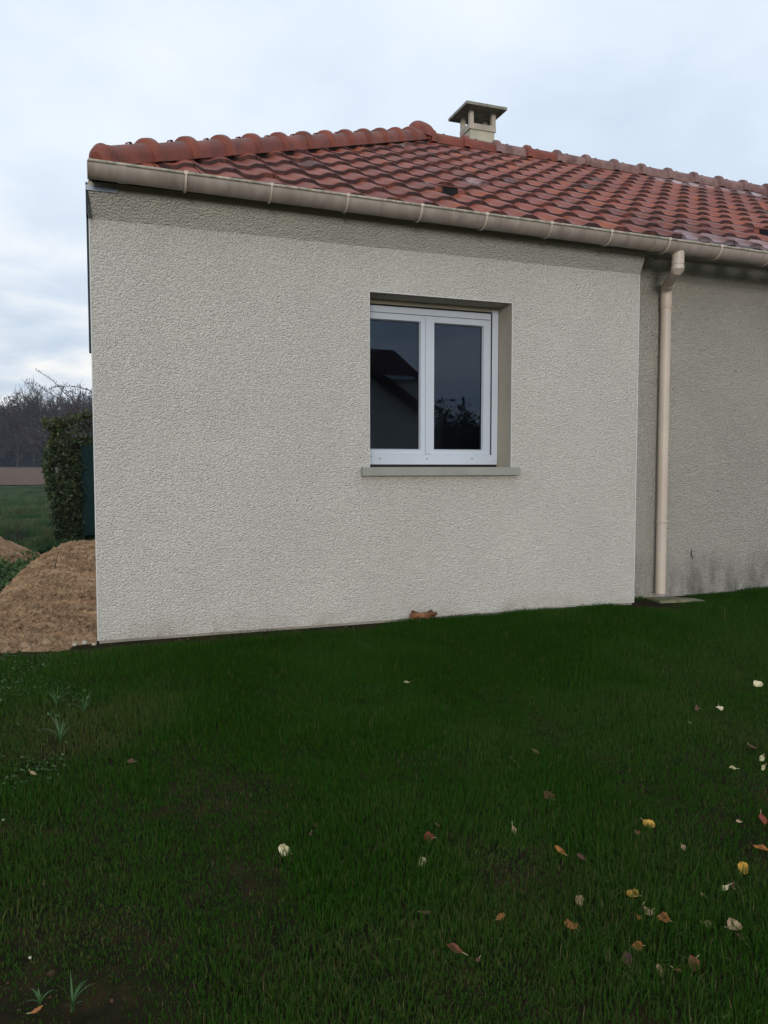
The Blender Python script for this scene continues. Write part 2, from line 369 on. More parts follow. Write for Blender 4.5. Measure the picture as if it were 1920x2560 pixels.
w.poly([(SX, RY, -.045), (HX1, RY, -.045), (HX1, RY+.012, -.045), (SX, RY+.012, -.045)])
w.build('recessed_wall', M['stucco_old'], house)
w = MB(); w.poly([(0, 6.95, -.1), (HX1, 6.95, -.1), (HX1, 6.95, ZE), (0, 6.95, ZE)]); w.poly([(HX1, OY, -.1), (HX1, 6.95, -.1), (HX1, 6.95, ZE), (HX1, OY, ZE)])
w.build('rear_wall', M['stucco_old'], house)
w = MB(); w.box((0, OY, ZT), (SX, OY+.03, ZT+.052)); w.build('eaves_strip', M['render_smooth'], house)
w = MB(); w.box((0.004, OY+.008, ZT+.052), (HX1, OY+.05, ZE+.03)); w.build('fascia', M['gap'], house)
w = MB(); w.box((.008, .012, -.5), (SX-.008, .05, zs0), skip='u'); w.box((SX-.008, RY+.012, -.5), (HX1, RY+.05, -.045), skip='u'); w.box((.008, .05, -.5), (.04, 6.9, zs0), skip='u')
w.build('plinth', M['plinth'], house)
w = MB(); w.box((-.001, -.002, zs0), (.006, .004, ZB)); w.build('corner_bead', M['bead'], house)
w = MB(); w.box((SX-.006, -.002, zs0), (SX+.002, .004, ZB-.005)); w.build('corner_bead', M['bead'], house)
w = MB().box((WX0-.004, -.002, WZ0+.02), (WX0+.001, .003, WZ1)).box((WX1-.001, -.002, WZ0+.02), (WX1+.005, .003, WZ1)).box((WX0-.004, -.002, WZ1), (WX1+.005, .003, WZ1+.005))
w.build('corner_bead', M['bead'], house)
# window reveal (smooth render) and dark room behind
RV = .22
w = MB()
w.poly([(WX0, .002, WZ0), (WX0, RV+.06, WZ0), (WX0, RV+.06, WZ1), (WX0, .002, WZ1)]); w.poly([(WX1, .002, WZ0), (WX1, RV+.06, WZ0), (WX1, RV+.06, WZ1), (WX1, .002, WZ1)])
w.poly([(WX0, .002, WZ1), (WX1, .002, WZ1), (WX1, RV+.06, WZ1), (WX0, RV+.06, WZ1)])
w.build('window_reveal', M['render_smooth'], house)
w = MB().box((WX0-.6, .30, .0), (WX1+.9, 3.2, 2.5), skip='f'); w.poly([(WX0-.6, .30, 0), (WX0, .30, 0), (WX0, .30, 2.5), (WX0-.6, .30, 2.5)])
w.poly([(WX1, .30, 0), (WX1+.9, .30, 0), (WX1+.9, .30, 2.5), (WX1, .30, 2.5)]); w.poly([(WX0, .30, 0), (WX1, .30, 0), (WX1, .30, WZ0), (WX0, .30, WZ0)]); w.poly([(WX0, .30, WZ1), (WX1, .30, WZ1), (WX1, .30, 2.5), (WX0, .30, 2.5)])
w.build('room', M['interior'], house)

# window
win = MB()
Y0 = .20
win.box((WX0-.03, Y0, 1.068), (WX1-.004, Y0+.07, 1.140))                    # bottom rail
win.box((2.783, Y0-.004, 1.098), (WX1-.004, Y0+.07, 2.205)); win.box((WX0-.03, Y0-.004, 1.098), (1.765, Y0+.07, 2.205))   # shutter guides
win.box((2.772, Y0+.012, 1.13), (2.783, Y0+.07, 2.18))
win.box((WX0-.03, Y0+.006, 2.136), (2.7725, Y0+.07, 2.181))                # top rail
window = win.build('window', M['pvc_white'], house, bevel=.003)
def child_box(name, m, par, *bx, bevel=0, smooth=False):
    b = MB()
    for a, c in bx: b.box(a, c)
    return b.build(name, m, par, bevel=bevel)
child_box('shutter_box_edge', M['render_smooth'], window, ((WX0+.002, Y0+.0, 2.192), (WX1-.003, Y0+.05, 2.2195)))
child_box('shadow_gap', M['black'], window, ((WX0+.002, Y0+.02, 2.180), (2.783, Y0+.06, 2.193)), ((2.7775, Y0+.002, 1.10), (2.7835, Y0+.03, 2.182)), ((WX0+.002, Y0+.012, 1.049), (WX1-.006, Y0+.06, 1.0685)))
def sash(x0, x1, gx0, gx1):
    z0, z1, g0, g1 = 1.141, 2.134, 1.180, 2.086; b = MB(); y = Y0+.018
    def fr(xa, xb, za, zb, xc, xd, zc, zd, ya, yb):     # frame ring with a chamfer to the glass
        o = [(xa, ya, za), (xb, ya, za), (xb, ya, zb), (xa, ya, zb)]
        i = [(xc, ya, zc), (xd, ya, zc), (xd, ya, zd), (xc, ya, zd)]
        g = [(xc+.006, yb, zc+.006), (xd-.006, yb, zc+.006), (xd-.006, yb, zd-.006), (xc+.006, yb, zd-.006)]
        ob = [(p[0], yb+.02, p[2]) for p in o]
        for A, B in ((o, i), (i, g), (ob, o)):
            for k in range(4): b.poly([A[k], A[(k+1) % 4], B[(k+1) % 4], B[k]])
    fr(x0, x1, z0, z1, gx0-.006, gx1+.006, g0-.006, g1+.006, y, y+.022)
    s = b.build('sash', M['pvc_white'], window)
    q = MB(); y2 = y+.024
    q.box((gx0-.002, y2, g0-.002), (gx0+.004, y2+.003, g1+.002)).box((gx1-.004, y2, g0-.002), (gx1+.002, y2+.003, g1+.002)).box((gx0, y2, g1-.004), (gx1, y2+.003, g1+.002)).box((gx0, y2, g0-.002), (gx1, y2+.003, g0+.004))
    return s, (gx0, gx1, g0, g1, y2+.004), q
for a in ((1.768, 2.2535, 1.822, 2.212), (2.2545, 2.7715, 2.329, 2.717)):
    s, (g0, g1, h0, h1, y), q = sash(*a)
    q.build('glazing_seal', M['black'], window)
    child = MB().poly([(g0, y, h0), (g1, y, h0), (g1, y, h1), (g0, y, h1)]).build('pane', M['glass'], window)
child_box('meeting_stile', M['pvc_white'], window, ((2.2555, Y0+.008, 1.146), (2.290, Y0+.022, 2.120)), bevel=.002)
for xs in (1.900, 2.261, 2.623):
    b = MB(); b.tube([(xs, Y0-.002, 1.110), (xs, Y0+.002, 1.110)], .0045, 10); b.build('drain_cap', M['black'], window)
child_box('frame_scuff', M['black'], window, ((1.80, Y0-.001, 1.124), (1.815, Y0+.001, 1.128)), ((1.818, Y0-.001, 1.1245), (1.838, Y0+.001, 1.1275)))
sill = MB().box((1.690, -.042, .990), (2.893, -.0005, 1.049)).box((WX0+.001, -.0005, .995), (WX1-.001, RV+.05, 1.046))
sill.build('window_sill', M['sill'], house, bevel=.004)

# soil-side zinc at the left corner
zf = MB().box((-.014, OY-.010, 2.655), (.165, OY-.003, 2.684)); zf.build('zinc_flashing', M['zinc'], house)
zf = MB().box((-.0135, .003, 1.74), (-.001, .10, 2.52)).box((-.0135, OY-.001, 2.52), (-.001, .10, 2.70)); zf.build('side_flashing', M['dark_zinc'], house)

# ---------------------------------------------------------------- roof
TS = .56; GY = .285; TW = .25; YF = .05-GY; XT = 2.622; RYY = 3.26; HO = .25   # slope, course, tile width, first front, phase, ridge, hip offset
def plane(y): return 2.937+TS*(y-.05)
SL = math.sqrt(1+TS*TS)
def roof_tiles(xa, xb, flip):
    V = []; F = []; gr = []; fr = []
    nu = 14; us = np.linspace(0, 1, nu)
    prof = -(sm(.0, .26, us)*(1-sm(.52, .80, us)))*.027
    i0 = math.floor((xa-XT)/TW)-1; i1 = math.ceil((xb-XT)/TW)+1; n = 0
    for r in range(0, 13):
        for i in range(i0, i1):
            x0 = XT+i*TW; yf = YF+r*GY
            if not flip and r == 2 and i in (-1, 11): vent.append((x0, yf)); continue
            jz = random.uniform(-.0025, .0025); jt = random.uniform(-.003, .003); jy = random.uniform(-.004, .004)
            rows = []
            for (s, dz) in ((0, -.040), (0, -.004), (.03, .0), (.5, None), (1.12, None)):
                y = yf+jy+s*GY
                if s == 0 and dz == -.004: pass
                zz_ = plane(y)-(s*.030 if dz is None else -dz if False else 0)+(dz or 0)-(s*.030 if dz is not None else 0)
                row = [(x0+.003+u*(TW-.006), y-TS*.0, zz_+prof[k]+jz+jt*(u-.5)) for k, u in enumerate(us)]
                rows.append(row)
            m = len(rows); base = n
            for row in rows: V += row
            for a in range(m-1):
                for b in range(nu-1): F.append((base+a*nu+b, base+a*nu+b+1, base+(a+1)*nu+b+1, base+(a+1)*nu+b))
            # thin side lips
            for k in (0, nu-1):
                for a in range(1, m-1):
                    p, q = rows[a][k], rows[a+1][k]; L = len(V)
                    V += [p, q, (q[0], q[1], q[2]-.03), (p[0], p[1], p[2]-.03)]; F.append((L, L+1, L+2, L+3))
            cnt = len(V)-n; n = len(V)
            cx = x0+TW/2; cy = yf
            g = float(sm(.45, .62, fbm(cx*.7+3, cy*.9+11, 3)))*(.25+.45*float(sm(2.8, 4.6, cx-.15*cy)))
            g = max(g*.7, .7 if random.random() < .015 else 0)
            f = 0
            if not flip:
                if r == 0 and 4.1 < cx < 5.3: f = .2+.35*random.random()
                if r in (11, 12) and 6.3 < cx < 8.6: f = random.choice((0, .55, .3, .7))
                if random.random() < .006: f = .25
            gl_ = [g]*cnt
            for q in range(2*nu): gl_[q] = .95  # nose faces darkened in colour, standing in for their shade
            gr += gl_; fr += [f]*cnt
    V = np.array(V); f4 = np.array(F)
    if flip: V = np.stack([V[:, 1]+HO, V[:, 0]-HO, V[:, 2]], 1)
    # whitish colour lies in the pan only: fade towards rolls with height of profile
    fr = np.array(fr)*sm(.006, .022, -(V[:, 2]-plane(V[:, 1] if not flip else V[:, 0]-HO))) if not flip else np.array(fr)*0
    return V, f4, np.array(gr), fr
def clip_roof(o, sign):
    bm = bmesh.new(); bm.from_mesh(o.data)
    bmesh.ops.bisect_plane(bm, geom=bm.verts[:]+bm.edges[:]+bm.faces[:], plane_co=(HO, 0, 0), plane_no=Vector((-1, 1, 0))*sign, clear_outer=True)
    bm.to_mesh(o.data); bm.free()
vent = []
V, F, g, f = roof_tiles(.0, HX1, False)
roof = arr_mesh('roof', V, [F], M['tile'], house, smooth=False, attrs=dict(grime_shade=g, pale_patch=f)); clip_roof(roof, 1)
V, F, g, f = roof_tiles(0-.25, 6.9, True)
ls = arr_mesh('side_slope', V, [F], M['tile'], roof, attrs=dict(grime_shade=g, pale_patch=f)); clip_roof(ls, -1)
bm = bmesh.new(); bm.from_mesh(ls.data); bmesh.ops.bisect_plane(bm, geom=bm.verts[:]+bm.edges[:]+bm.faces[:], plane_co=(.003, 0, 0), plane_no=(-1, 0, 0), clear_outer=True)
bmesh.ops.bisect_plane(bm, geom=bm.verts[:]+bm.edges[:]+bm.faces[:], plane_co=(HO, 2*RYY, 0), plane_no=Vector((1, 1, 0)), clear_outer=True); bm.to_mesh(ls.data); bm.free()
bm = bmesh.new(); bm.from_mesh(roof.data); bmesh.ops.bisect_plane(bm, geom=bm.verts[:]+bm.edges[:]+bm.faces[:], plane_co=(0, RYY, 0), plane_no=(0, 1, 0), clear_outer=True); bm.to_mesh(roof.data); bm.free()
for oo in (roof, ls):
    me = oo.data; me.polygons.foreach_set('use_smooth', np.ones(len(me.polygons), bool)); me.update()
    b = bmesh.new(); b.from_mesh(me)
    for e in b.edges:
        if len(e.link_faces) == 2 and e.calc_face_angle(0) > .55: e.smooth = False
    b.to_mesh(me); b.free()
zr = plane(RYY)-.05; ze = plane(YF)-.05
w = MB(); u0 = .07
w.poly([(HO+YF+.02, YF+.02, ze), (HX1, YF+.02, ze), (HX1, RYY, zr-.0), (RYY+HO, RYY, zr-.0)])      # underlay
w.poly([(HX1, RYY, zr+.03), (HX1, 2*RYY-YF, ze+.03), (.02, 2*RYY-YF, ze+.03), (RYY+HO, RYY, zr+.03)])
w.poly([(.02, YF+.0, ze-.02), (.02, 2*RYY-YF, ze-.02), (RYY+HO, RYY, zr-.02)])
w.poly([(HX1, YF, ze), (HX1, 2*RYY-YF, ze), (HX1, RYY, zr)])
w.build('underlay', M['gap'], roof)
# vent tiles
for (x0, yf) in vent:
    z = plane(yf); b = MB(); a = [(x0+.002, yf), (x0+TW-.002, yf)]
    yb = yf+GY*1.1; zb = plane(yb)-.034
    # flat plain tile with raised hood over the grille
    xa, xb = x0+.062, x0+.188
    b.box((x0+.002, yf, z-.030), (xa, yf+.02, z-.001)); b.box((xb, yf, z-.030), (x0+TW-.002, yf+.02, z-.001))
    for (p, q) in ((x0+.002, xa), (xb, x0+TW-.002)):
        b.poly([(p, yf, z), (q, yf, z), (q, yb, zb), (p, yb, zb)])
    hz_ = .016
    b.poly([(xa, yf-.004, z+hz_), (xb, yf-.004, z+hz_), (xb, yb, zb), (xa, yb, zb)])
    b.poly([(xa, yf-.004, z+hz_), (xa, yb, zb), (xa, yf, z-.01)]); b.poly([(xb, yf-.004, z+hz_), (xb, yb, zb), (xb, yf, z-.01)])
    b.box((xa, yf-.006, z+hz_-.006), (xb, yf+.0, z+hz_+.001))
    v = b.build('vent_tile', M['cap'], roof)
    g = MB(); g.box((xa+.002, yf+.010, z-.060), (xb-.002, yf+.014, z+hz_-.006))
    for k in range(9): xx = xa+.010+k*.0135; g.box((xx-.0018, yf-.002, z-.058), (xx+.0018, yf+.010, z+hz_-.006))
    g.box((xa+.001, yf-.003, z-.060), (xb-.001, yf+.010, z-.054))
    go = g.build('vent_grille', M['black'], roof)
# ridge and hip caps: half-round pieces with a raised collar
def half_round(rows):
    pass
def cap_piece(name, p0, p1, m, r=.076, first=False, last=False, par=None, drop=.055):
    p0 = Vector(p0); p1 = Vector(p1); d = (p1-p0); L = d.length; d.normalize()
    side = d.cross(Vector((0, 0, 1))).normalized(); upv = side.cross(d).normalized()
    prof = [(0, r-.004), (.02, r-.004), (L*.45, r), (L-.078, r+.003), (L-.064, r+.026), (L-.056, r+.030), (L-.014, r+.030), (L-.006, r+.025), (L-.001, r+.004), (L, r+.002)]
    if first: prof = [(-.09, .012), (-.085, .045), (-.065, .072), (-.03, .090), (.0, r-.001), (.012, r+.003), (.02, r+.003), (.028, r-.002)]+prof[2:]
    rows = []
    for s, rr in prof:
        c = p0+d*s; ring = []
        for k in range(17):
            t = PI*k/16; ring.append(c+side*(math.cos(t)*rr)+upv*(math.sin(t)*rr))
        ring = [ring[0]-upv*drop]+ring+[ring[-1]-upv*drop]
        rows.append(ring)
    b = MB().grid(rows)
    if first: b.poly(rows[0])
    # closed lip of the collar
    e = rows[-1]; inn = [p+(p0+d*prof[-1][0]-p)*.2 for p in e]; b.grid([e, inn])
    cc = p0+d*(L*.55)+upv*(r+.001); sv2 = side*.012; dv = d*.02
    b.grid([[cc-sv2-dv, cc+sv2-dv], [cc-sv2-dv*.6+upv*.010, cc+sv2-dv*.6+upv*.010], [cc-sv2+dv*.6+upv*.010, cc+sv2+dv*.6+upv*.010], [cc-sv2+dv, cc+sv2+dv]])
    return b.build(name, m, par or roof, smooth=True, auto=.30)
A = Vector((.075, -.165, plane(-.165-.01)+.040+.005)); hx = Vector((1, 1, TS)).normalized()
A = Vector((HO+YF+.09, YF+.09, plane(YF+.09)-.012))
Bp = Vector((HO+RYY, RYY, plane(RYY)+.015))
Lh = (Bp-A).length; nh = round(Lh/.405)
for k in range(nh-0):
    a = A+(Bp-A)*(k/nh); c = A+(Bp-A)*((k+1)/nh)+ (Bp-A).normalized()*.012
    cap_piece('hip_tile', a, c, M['cap'], first=(k == 0), drop=.04)
dh = (Bp-A).normalized(); sh_ = dh.cross(Vector((0, 0, 1))).normalized(); b = MB()
A2 = A+dh*.22
for q in (-.055, .055): b.grid([[A2+sh_*q+Vector((0, 0, -.10)), Bp+sh_*q+Vector((0, 0, -.10))], [A2+sh_*q+Vector((0, 0, .025)), Bp+sh_*q+Vector((0, 0, .025))]])
b.box((HO+RYY, RYY-.05, zr-.06), (HX1, RYY+.05, zr+.055)); b.build('ridge_bedding', M['gap'], roof)
# apex piece: three-way domed cover
b = MB(); ap = Bp+Vector((-.05, 0, .02)); rows = []
for k in range(7):
    t = k/6*PI/2; rr = .165*math.cos(t)**.7+.001; h = .135*math.sin(t)
    rows.append([(ap.x+rr*math.cos(q)*(1+.12*math.cos(3*q+.4)), ap.y+rr*math.sin(q)*(1+.12*math.cos(3*q+.4)), ap.z+h+(-.055 if k == 0 else -.02)) for q in [2*PI*j/24 for j in range(24)]])
b.grid(rows, close=True); b.build('apex_tile', M['cap'], roof, smooth=True, auto=1.2)
x = HO+RYY+.06; zc = plane(RYY)-.018; k = 0
while x < HX1-.1:
    cap_piece('ridge_tile', (x+.415, RYY, zc), (x, RYY, zc), M['cap_grey'] if (k % 3 or k > 4) and k > 1 else M['cap'], r=.080, drop=.05); x += .405; k += 1

# chimney
ch = MB(); CX0, CX1, CY0, CY1 = 4.625, 5.000, 4.35, 4.645
ch.box((CX0+.012, CY0+.012, 4.2), (CX1-.012, CY1+.0-.012, 5.43)); chim = ch.build('chimney', M['chimney'], roof, bevel=.004)
child_z = 5.505
b = MB(); b.box((CX0-.004, CY0-.004, 5.43), (CX1+.004, CY1+.004, child_z)); b.build('chimney_collar', M['chimney_concrete'], roof, bevel=.005)
for (px, py) in ((CX0, CY0), (CX1-.055, CY0), (CX0, CY1-.055), (CX1-.055, CY1-.055)):
    MB().box((px, py, child_z), (px+.055, py+.055, 5.665)).build('chimney_post', M['chimney_concrete'], roof, bevel=.003)
b = MB(); cxa, cxb, cya, cyb = 4.505, 5.085, 4.20, 4.76; zc0 = 5.665
b.box((cxa, cya, zc0), (cxb, cyb, zc0+.035)); mx_, my_ = (cxa+cxb)/2, (cya+cyb)/2
for P, Q in (((cxa, cya), (cxb, cya)), ((cxb, cya), (cxb, cyb)), ((cxb, cyb), (cxa, cyb)), ((cxa, cyb), (cxa, cya))):
    b.poly([(*P, zc0+.035), (*Q, zc0+.035), (mx_, my_, zc0+.075)])
b.build('chimney_cap', M['mossy_concrete'], roof)

# ---------------------------------------------------------------- gutter
GR = .072; GYc = -.207
def gz(x): return 2.752-.0112*x
gut = MB(); rows = []; inner = []
xs = np.linspace(0.003, HX1, 30)
for x in xs:
    rows.append([(x, GYc+GR*math.cos(t), gz(x)+GR*math.sin(t)) for t in [PI+PI*k/16 for k in range(17)]])
    inner.append([(x, GYc+(GR-.004)*math.cos(t), gz(x)+.001+(GR-.004)*math.sin(t)) for t in [PI+PI*k/16 for k in range(17)]])
gut.grid(rows); gut.grid(inner)
gutter = gut.build('gutter', M['pvc_gutter'], house, smooth=True)
b = MB(); b.tube([(x, GYc-GR-.002, gz(x)+.003) for x in xs], .0085, 10); b.build('gutter_lip', M['lip'], gutter, smooth=True)
b = MB(); x = .004; ring = [(x, GYc+(GR+.003)*math.cos(t), gz(x)+(GR+.003)*math.sin(t)) for t in [PI+PI*k/16 for k in range(17)]]; ring2 = [(p[0]-.005, p[1], p[2]) for p in ring]
b.poly(ring); b.poly(ring2); b.grid([ring, ring2]); b.build('gutter_end_cap', M['pvc_gutter'], gutter)
def strap(x, wd, rr, name, m, lip=True, r2=None):
    b = MB(); rws = []
    for xx, r_ in ((x-wd/2, rr-.003), (x-wd/2, rr), (x+wd/2, rr), (x+wd/2, rr-.003)):
        rws.append([(xx, GYc+r_*math.cos(t), gz(x)+r_*math.sin(t)) for t in [PI*.985+PI*1.0*k/18 for k in range(19)]])
    b.grid(rws)
    if lip: b.box((x-wd/2-.004, GYc-GR-.0125, gz(x)-.006), (x+wd/2+.004, GYc-GR+.007, gz(x)+.0135))
    return b.build(name, m, gutter)
for x in (.535, 1.037, 1.517, 2.016, 2.482, 2.979, 3.47, 3.973, 4.45, 4.93, 5.42, 5.9, 6.4, 6.9, 7.4):
    strap(x, .012, GR+.009, 'gutter_bracket', M['pvc_sand'])
for x, wd in ((.185, .05), (3.86, .012)): strap(x, wd, GR+.0035, 'gutter_union', M['pvc_gutter'], lip=False)
OX = 4.115; OYp = GYc+.0; oz = gz(OX)-GR
dp = empty('downpipe'); dp.parent = house
R0 = .041
def pipe(name, pts, rr=R0, sides=24): return MB().tube(pts, rr, sides).build(name, M['pvc_sand'], dp, smooth=True, auto=.6)
pipe('outlet', [(OX, OYp, oz+.045), (OX, OYp, oz+.01), (OX, OYp, oz-.035)], [R0+.012, R0+.004, R0+.003])
pipe('socket', [(OX, OYp, oz-.036), (OX, OYp, oz-.075)], R0+.0035)
E0 = Vector((OX, OYp, oz-.105)); E1 = Vector((4.315, RY-.065, 2.475)); dd = (E1-E0).normalized()
pipe('elbow', [(OX, OYp, oz-.077), (OX, OYp, oz-.095), E0+dd*.012, E0+dd*.055], R0+.002)
pipe('offset_pipe', [E0+dd*.055, E1-dd*.05], R0-.002)
pipe('elbow', [E1-dd*.13, E1-dd*.125, E1-dd*.03, E1+Vector((0, 0, -.03)), E1+Vector((0, 0, -.055))], [R0+.0005, R0+.002, R0+.002, R0+.002, R0+.002])
px, py = E1.x, E1.y
pipe('socket', [(px, py, 2.42), (px, py, 2.335)], R0+.0045)
pipe('pipe_length', [(px, py, 2.34), (px, py, 1.2), (px, py, .02)], R0)
for zz_, f in ((2.325, 1), (.612, 1)):
    b = MB(); b.tube([(px, py, zz_+.007), (px, py, zz_-.007)], R0+.006, 24); b.box((px-.008, py, zz_-.007), (px+.008, RY+.002, zz_+.007)); b.box((px+R0, py-.010, zz_-.007), (px+R0+.018, py+.006, zz_+.007))
    b.build('pipe_clip', M['pvc_sand'], dp)
sl = MB(); n0 = Vector((4.40, .07, -.045))
for zz_ in (0,): sl.box((-.20, -.125, -.025), (.20, .125, .018))
slab = sl.build('concrete_slab', M['slab'], bevel=.006); slab.location = (4.395, .085, -.035); slab.rotation_euler = (rad(-3), rad(2), rad(-9))
tag(slab, 'mossy concrete slab lying under the foot of the beige downpipe', 'paving slab')
st = MB().tube([(4.68, RY-.004, .36), (4.672, RY-.006, .33), (4.69, RY-.004, .285)], .004, 5).build('wall_mark', M['black'], house)

# ---------------------------------------------------------------- lawn grass
def frust_w(x, y):
    """1 where the photograph's camera (with a margin) can see the ground, else a lower density"""
    dx = x-CAM[0]; dy = y-CAM[1]; r = dx*rt.x+dy*rt.y; d = dx*math.sin(YAW)+dy*math.cos(YAW)
    a = np.abs(r)/np.maximum(d, .1)
    return np.where((a < .56) & (d > 1.75), 1.0, np.where((a < .95) & (d > 1.1), .22, .05))
def blades(n, x0, x1, y0, y1, dens, hf, hgt, wid, m, name, lean=.35, tintf=None, seed=1):
    r = np.random.default_rng(seed)
    x = r.uniform(x0, x1, n); y = r.uniform(y0, y1, n)
    k = r.random(n) < dens(x, y); x = x[k]; y = y[k]; n = len(x)
    # clump the blades a little
    cxx = r.normal(0, .006, n); x = x+cxx
    z = hf(x, y)-.006
    h = hgt(x, y)*r.uniform(.55, 1.25, n); wv = wid*r.uniform(.7, 1.3, n)
    a = r.uniform(0, 2*PI, n); la = r.uniform(0, 2*PI, n); le = r.exponential(lean, n).clip(0, 1.3)
    wx, wy = np.cos(a)*wv/2, np.sin(a)*wv/2
    lx, ly = np.cos(la)*le*h, np.sin(la)*le*h
    V = np.empty((n, 5, 3), np.float32)
    V[:, 0] = np.stack([x-wx, y-wy, z], 1); V[:, 1] = np.stack([x+wx, y+wy, z], 1)
    V[:, 2] = np.stack([x-wx*.8+lx*.32, y-wy*.8+ly*.32, z+h*.58], 1); V[:, 3] = np.stack([x+wx*.8+lx*.32, y+wy*.8+ly*.32, z+h*.58], 1)
    V[:, 4] = np.stack([x+lx, y+ly, z+h*(1-.35*np.minimum(le, 1))], 1)
    b = np.arange(n)*5
    T = np.concatenate([np.stack([b, b+1, b+3], 1), np.stack([b, b+3, b+2], 1), np.stack([b+2, b+3, b+4], 1)])
    t = tintf(x, y, r) if tintf else r.random(n)
    return arr_mesh(name, V.reshape(-1, 3), [T], m, attrs=dict(tint=(np.repeat(t, 5).reshape(-1, 5)-np.where(t > .1, 1, 0)[:, None]*np.array([[-.05, -.05, .07, .07, .2]])).ravel()))
def bare(x, y):      # how much soil shows (0..1)
    x = np.asarray(x, float); y = np.asarray(y, float)
    left = sm(.55, -.35, x+.09*y+.5*(fbm(x*2.2, y*2.2, 3)-.5))
    near = .28*sm(-1.6, -3.0, y)
    patch = sm(.50, .72, fbm(x*1.9+9, y*1.9+4, 4))
    edge = sm(-.22, -.05, y+.16*(fbm(x*4.5, y*3, 3)-.3))*sm(3.2, .9, x+.4*np.sin(x*3))
    edge = np.maximum(edge, sm(.42, .12, np.hypot((x-4.06)/1.0, (y+.05)/.75)))
    return np.clip((.28*left*sm(.30, .55, fbm(x*5+1, y*5, 3))+.10*left)+near*patch*1.0+.28*patch*sm(1.2, .2, x)+edge*.97, 0, .985)
def g_dens(x, y):
    wall = np.where((y > -.004) & (x > 0) & (x < SX), 0, 1)*np.where((y > RY-.004) & (x > 0), 0, 1)*np.where((y > .05+.38*(fbm(x*5, y*5, 3)-.5)) & (x < .02), 0, 1)
    slabm = np.where((np.abs(x-4.395) < .21) & (np.abs(y-.085) < .14), 0, 1)
    return frust_w(x, y)*(1-bare(x, y))*wall*slabm*(.55+.45*sm(.25, .6, fbm(x*6, y*6, 2)))
def g_h(x, y):
    return .024+.028*sm(.3, .7, fbm(x*2.4+5, y*2.4, 3))+.012*sm(-2.2, -.8, y)-.012*bare(x, y)-.016*sm(-.16, -.02, y)
def g_t(x, y, r):
    t = .25+.5*sm(.3, .7, fbm(x*1.6+31, y*1.6, 3))+.32*sm(-2.6, -.5, y)*sm(-.1, .9, x)-.16*sm(.5, -.3, x)
    t = .24+.76*np.clip(t+r.normal(0, .16, len(x))+.5*(fbm(x*.9+3, y*.9+8, 3)-.5), 0, 1)
    return np.where(r.random(len(x)) < .025+.05*bare(x, y), .02, t)
g = blades(1900000, -2.6, 7.6, -5.4, .22, g_dens, hgrass, g_h, .0030, M['grass'], 'lawn_grass', tintf=g_t, seed=3)
tag(g, 'short dark green lawn grass in front of the house wall', 'grass', kind='stuff')
# meadow grass behind on the left
def md(x, y): return np.where(np.abs(x+.2+(y)*-.0) < 40, 1, 1)*np.exp(-(y-7.5)/9)
mg = blades(170000, -4.2, .6, 7.4, 30, md, lambda x, y: hbase(x, y)+.01, lambda x, y: .03+.20*sm(.35, .75, fbm(x*1.6, y*1.1, 3)), .011, M['meadow_grass'], 'meadow_grass', tintf=lambda x, y, r: np.clip((fbm(x*1.4+5, y*.9, 3)-.5)*2.4+.5+r.normal(0, .15, len(x)), 0, 1), seed=5, lean=.5)
tag(mg, 'bright green meadow grass beyond the bare earth bank', 'meadow grass', kind='stuff')

# small broad leaved weeds
def leaf_cloud(name, P, size, m, tint, seed=0, up_bias=.6, parent=None, aspect=.5, direction=None):
    """each leaf: 2 quads folded along the midrib, pointed at both ends"""
    r = np.random.default_rng(seed); n = len(P); P = np.asarray(P)
    s = size*r.uniform(.6, 1.25, n)
    d = r.normal(0, 1, (n, 3)); 
    if direction is not None: d = d*.55+direction
    d /= np.linalg.norm(d, axis=1)[:, None]+1e-9
    nrm = r.normal(0, 1, (n, 3)); nrm[:, 2] = np.abs(nrm[:, 2])+up_bias
    sd_ = np.cross(d, nrm); sd_ /= np.linalg.norm(sd_, axis=1)[:, None]+1e-9
    nn = np.cross(sd_, d)
    S_ = s[:, None]; w_ = S_*aspect/2
    V = np.empty((n, 6, 3))
    V[:, 0] = P; V[:, 1] = P+d*S_*.35+sd_*w_+nn*w_*.35; V[:, 2] = P+d*S_*.38; V[:, 3] = P+d*S_*.35-sd_*w_+nn*w_*.35
    V[:, 4] = P+d*S_*.75+sd_*w_*.5-nn*S_*.04; V[:, 5] = P+d*S_*1.0-nn*S_*.12
    b = np.arange(n)*6
    T = np.concatenate([np.stack([b, b+1, b+2], 1), np.stack([b, b+2, b+3], 1), np.stack([b+1, b+5, b+2], 1), np.stack([b+2, b+5, b+3], 1)])
    return arr_mesh(name, V.reshape(-1, 3), [T], m, parent, attrs=dict(tint=np.repeat(np.clip(tint, 0, 1), 6)))
r_ = np.random.default_rng(11)
n = 9000; x = r_.uniform(-1.6, .25, n); y = r_.uniform(-2.0, -.02, n)
k = (x < .12+.25*y+.3*fbm(x*3, y*3, 2)) & ((x < -.03) | (y < -.2)) & (fbm(x*3+2, y*3, 3)+r_.normal(0, .09, n) > .52); x = x[k]; y = y[k]
P = np.stack([x, y, hgrass(x, y)+r_.uniform(.004, .028, len(x))], 1)
wd_ = leaf_cloud('ground_weeds', P, .019, M['weed'], r_.uniform(0, 1, len(P)), 12, 1.5, aspect=.75); tag(wd_, 'small leafy weeds scattered over the thin grass on the left', 'weeds', kind='stuff')
n = 9000; x = r_.uniform(-2.3, -.6, n); y = r_.uniform(1.2, 5.2, n)
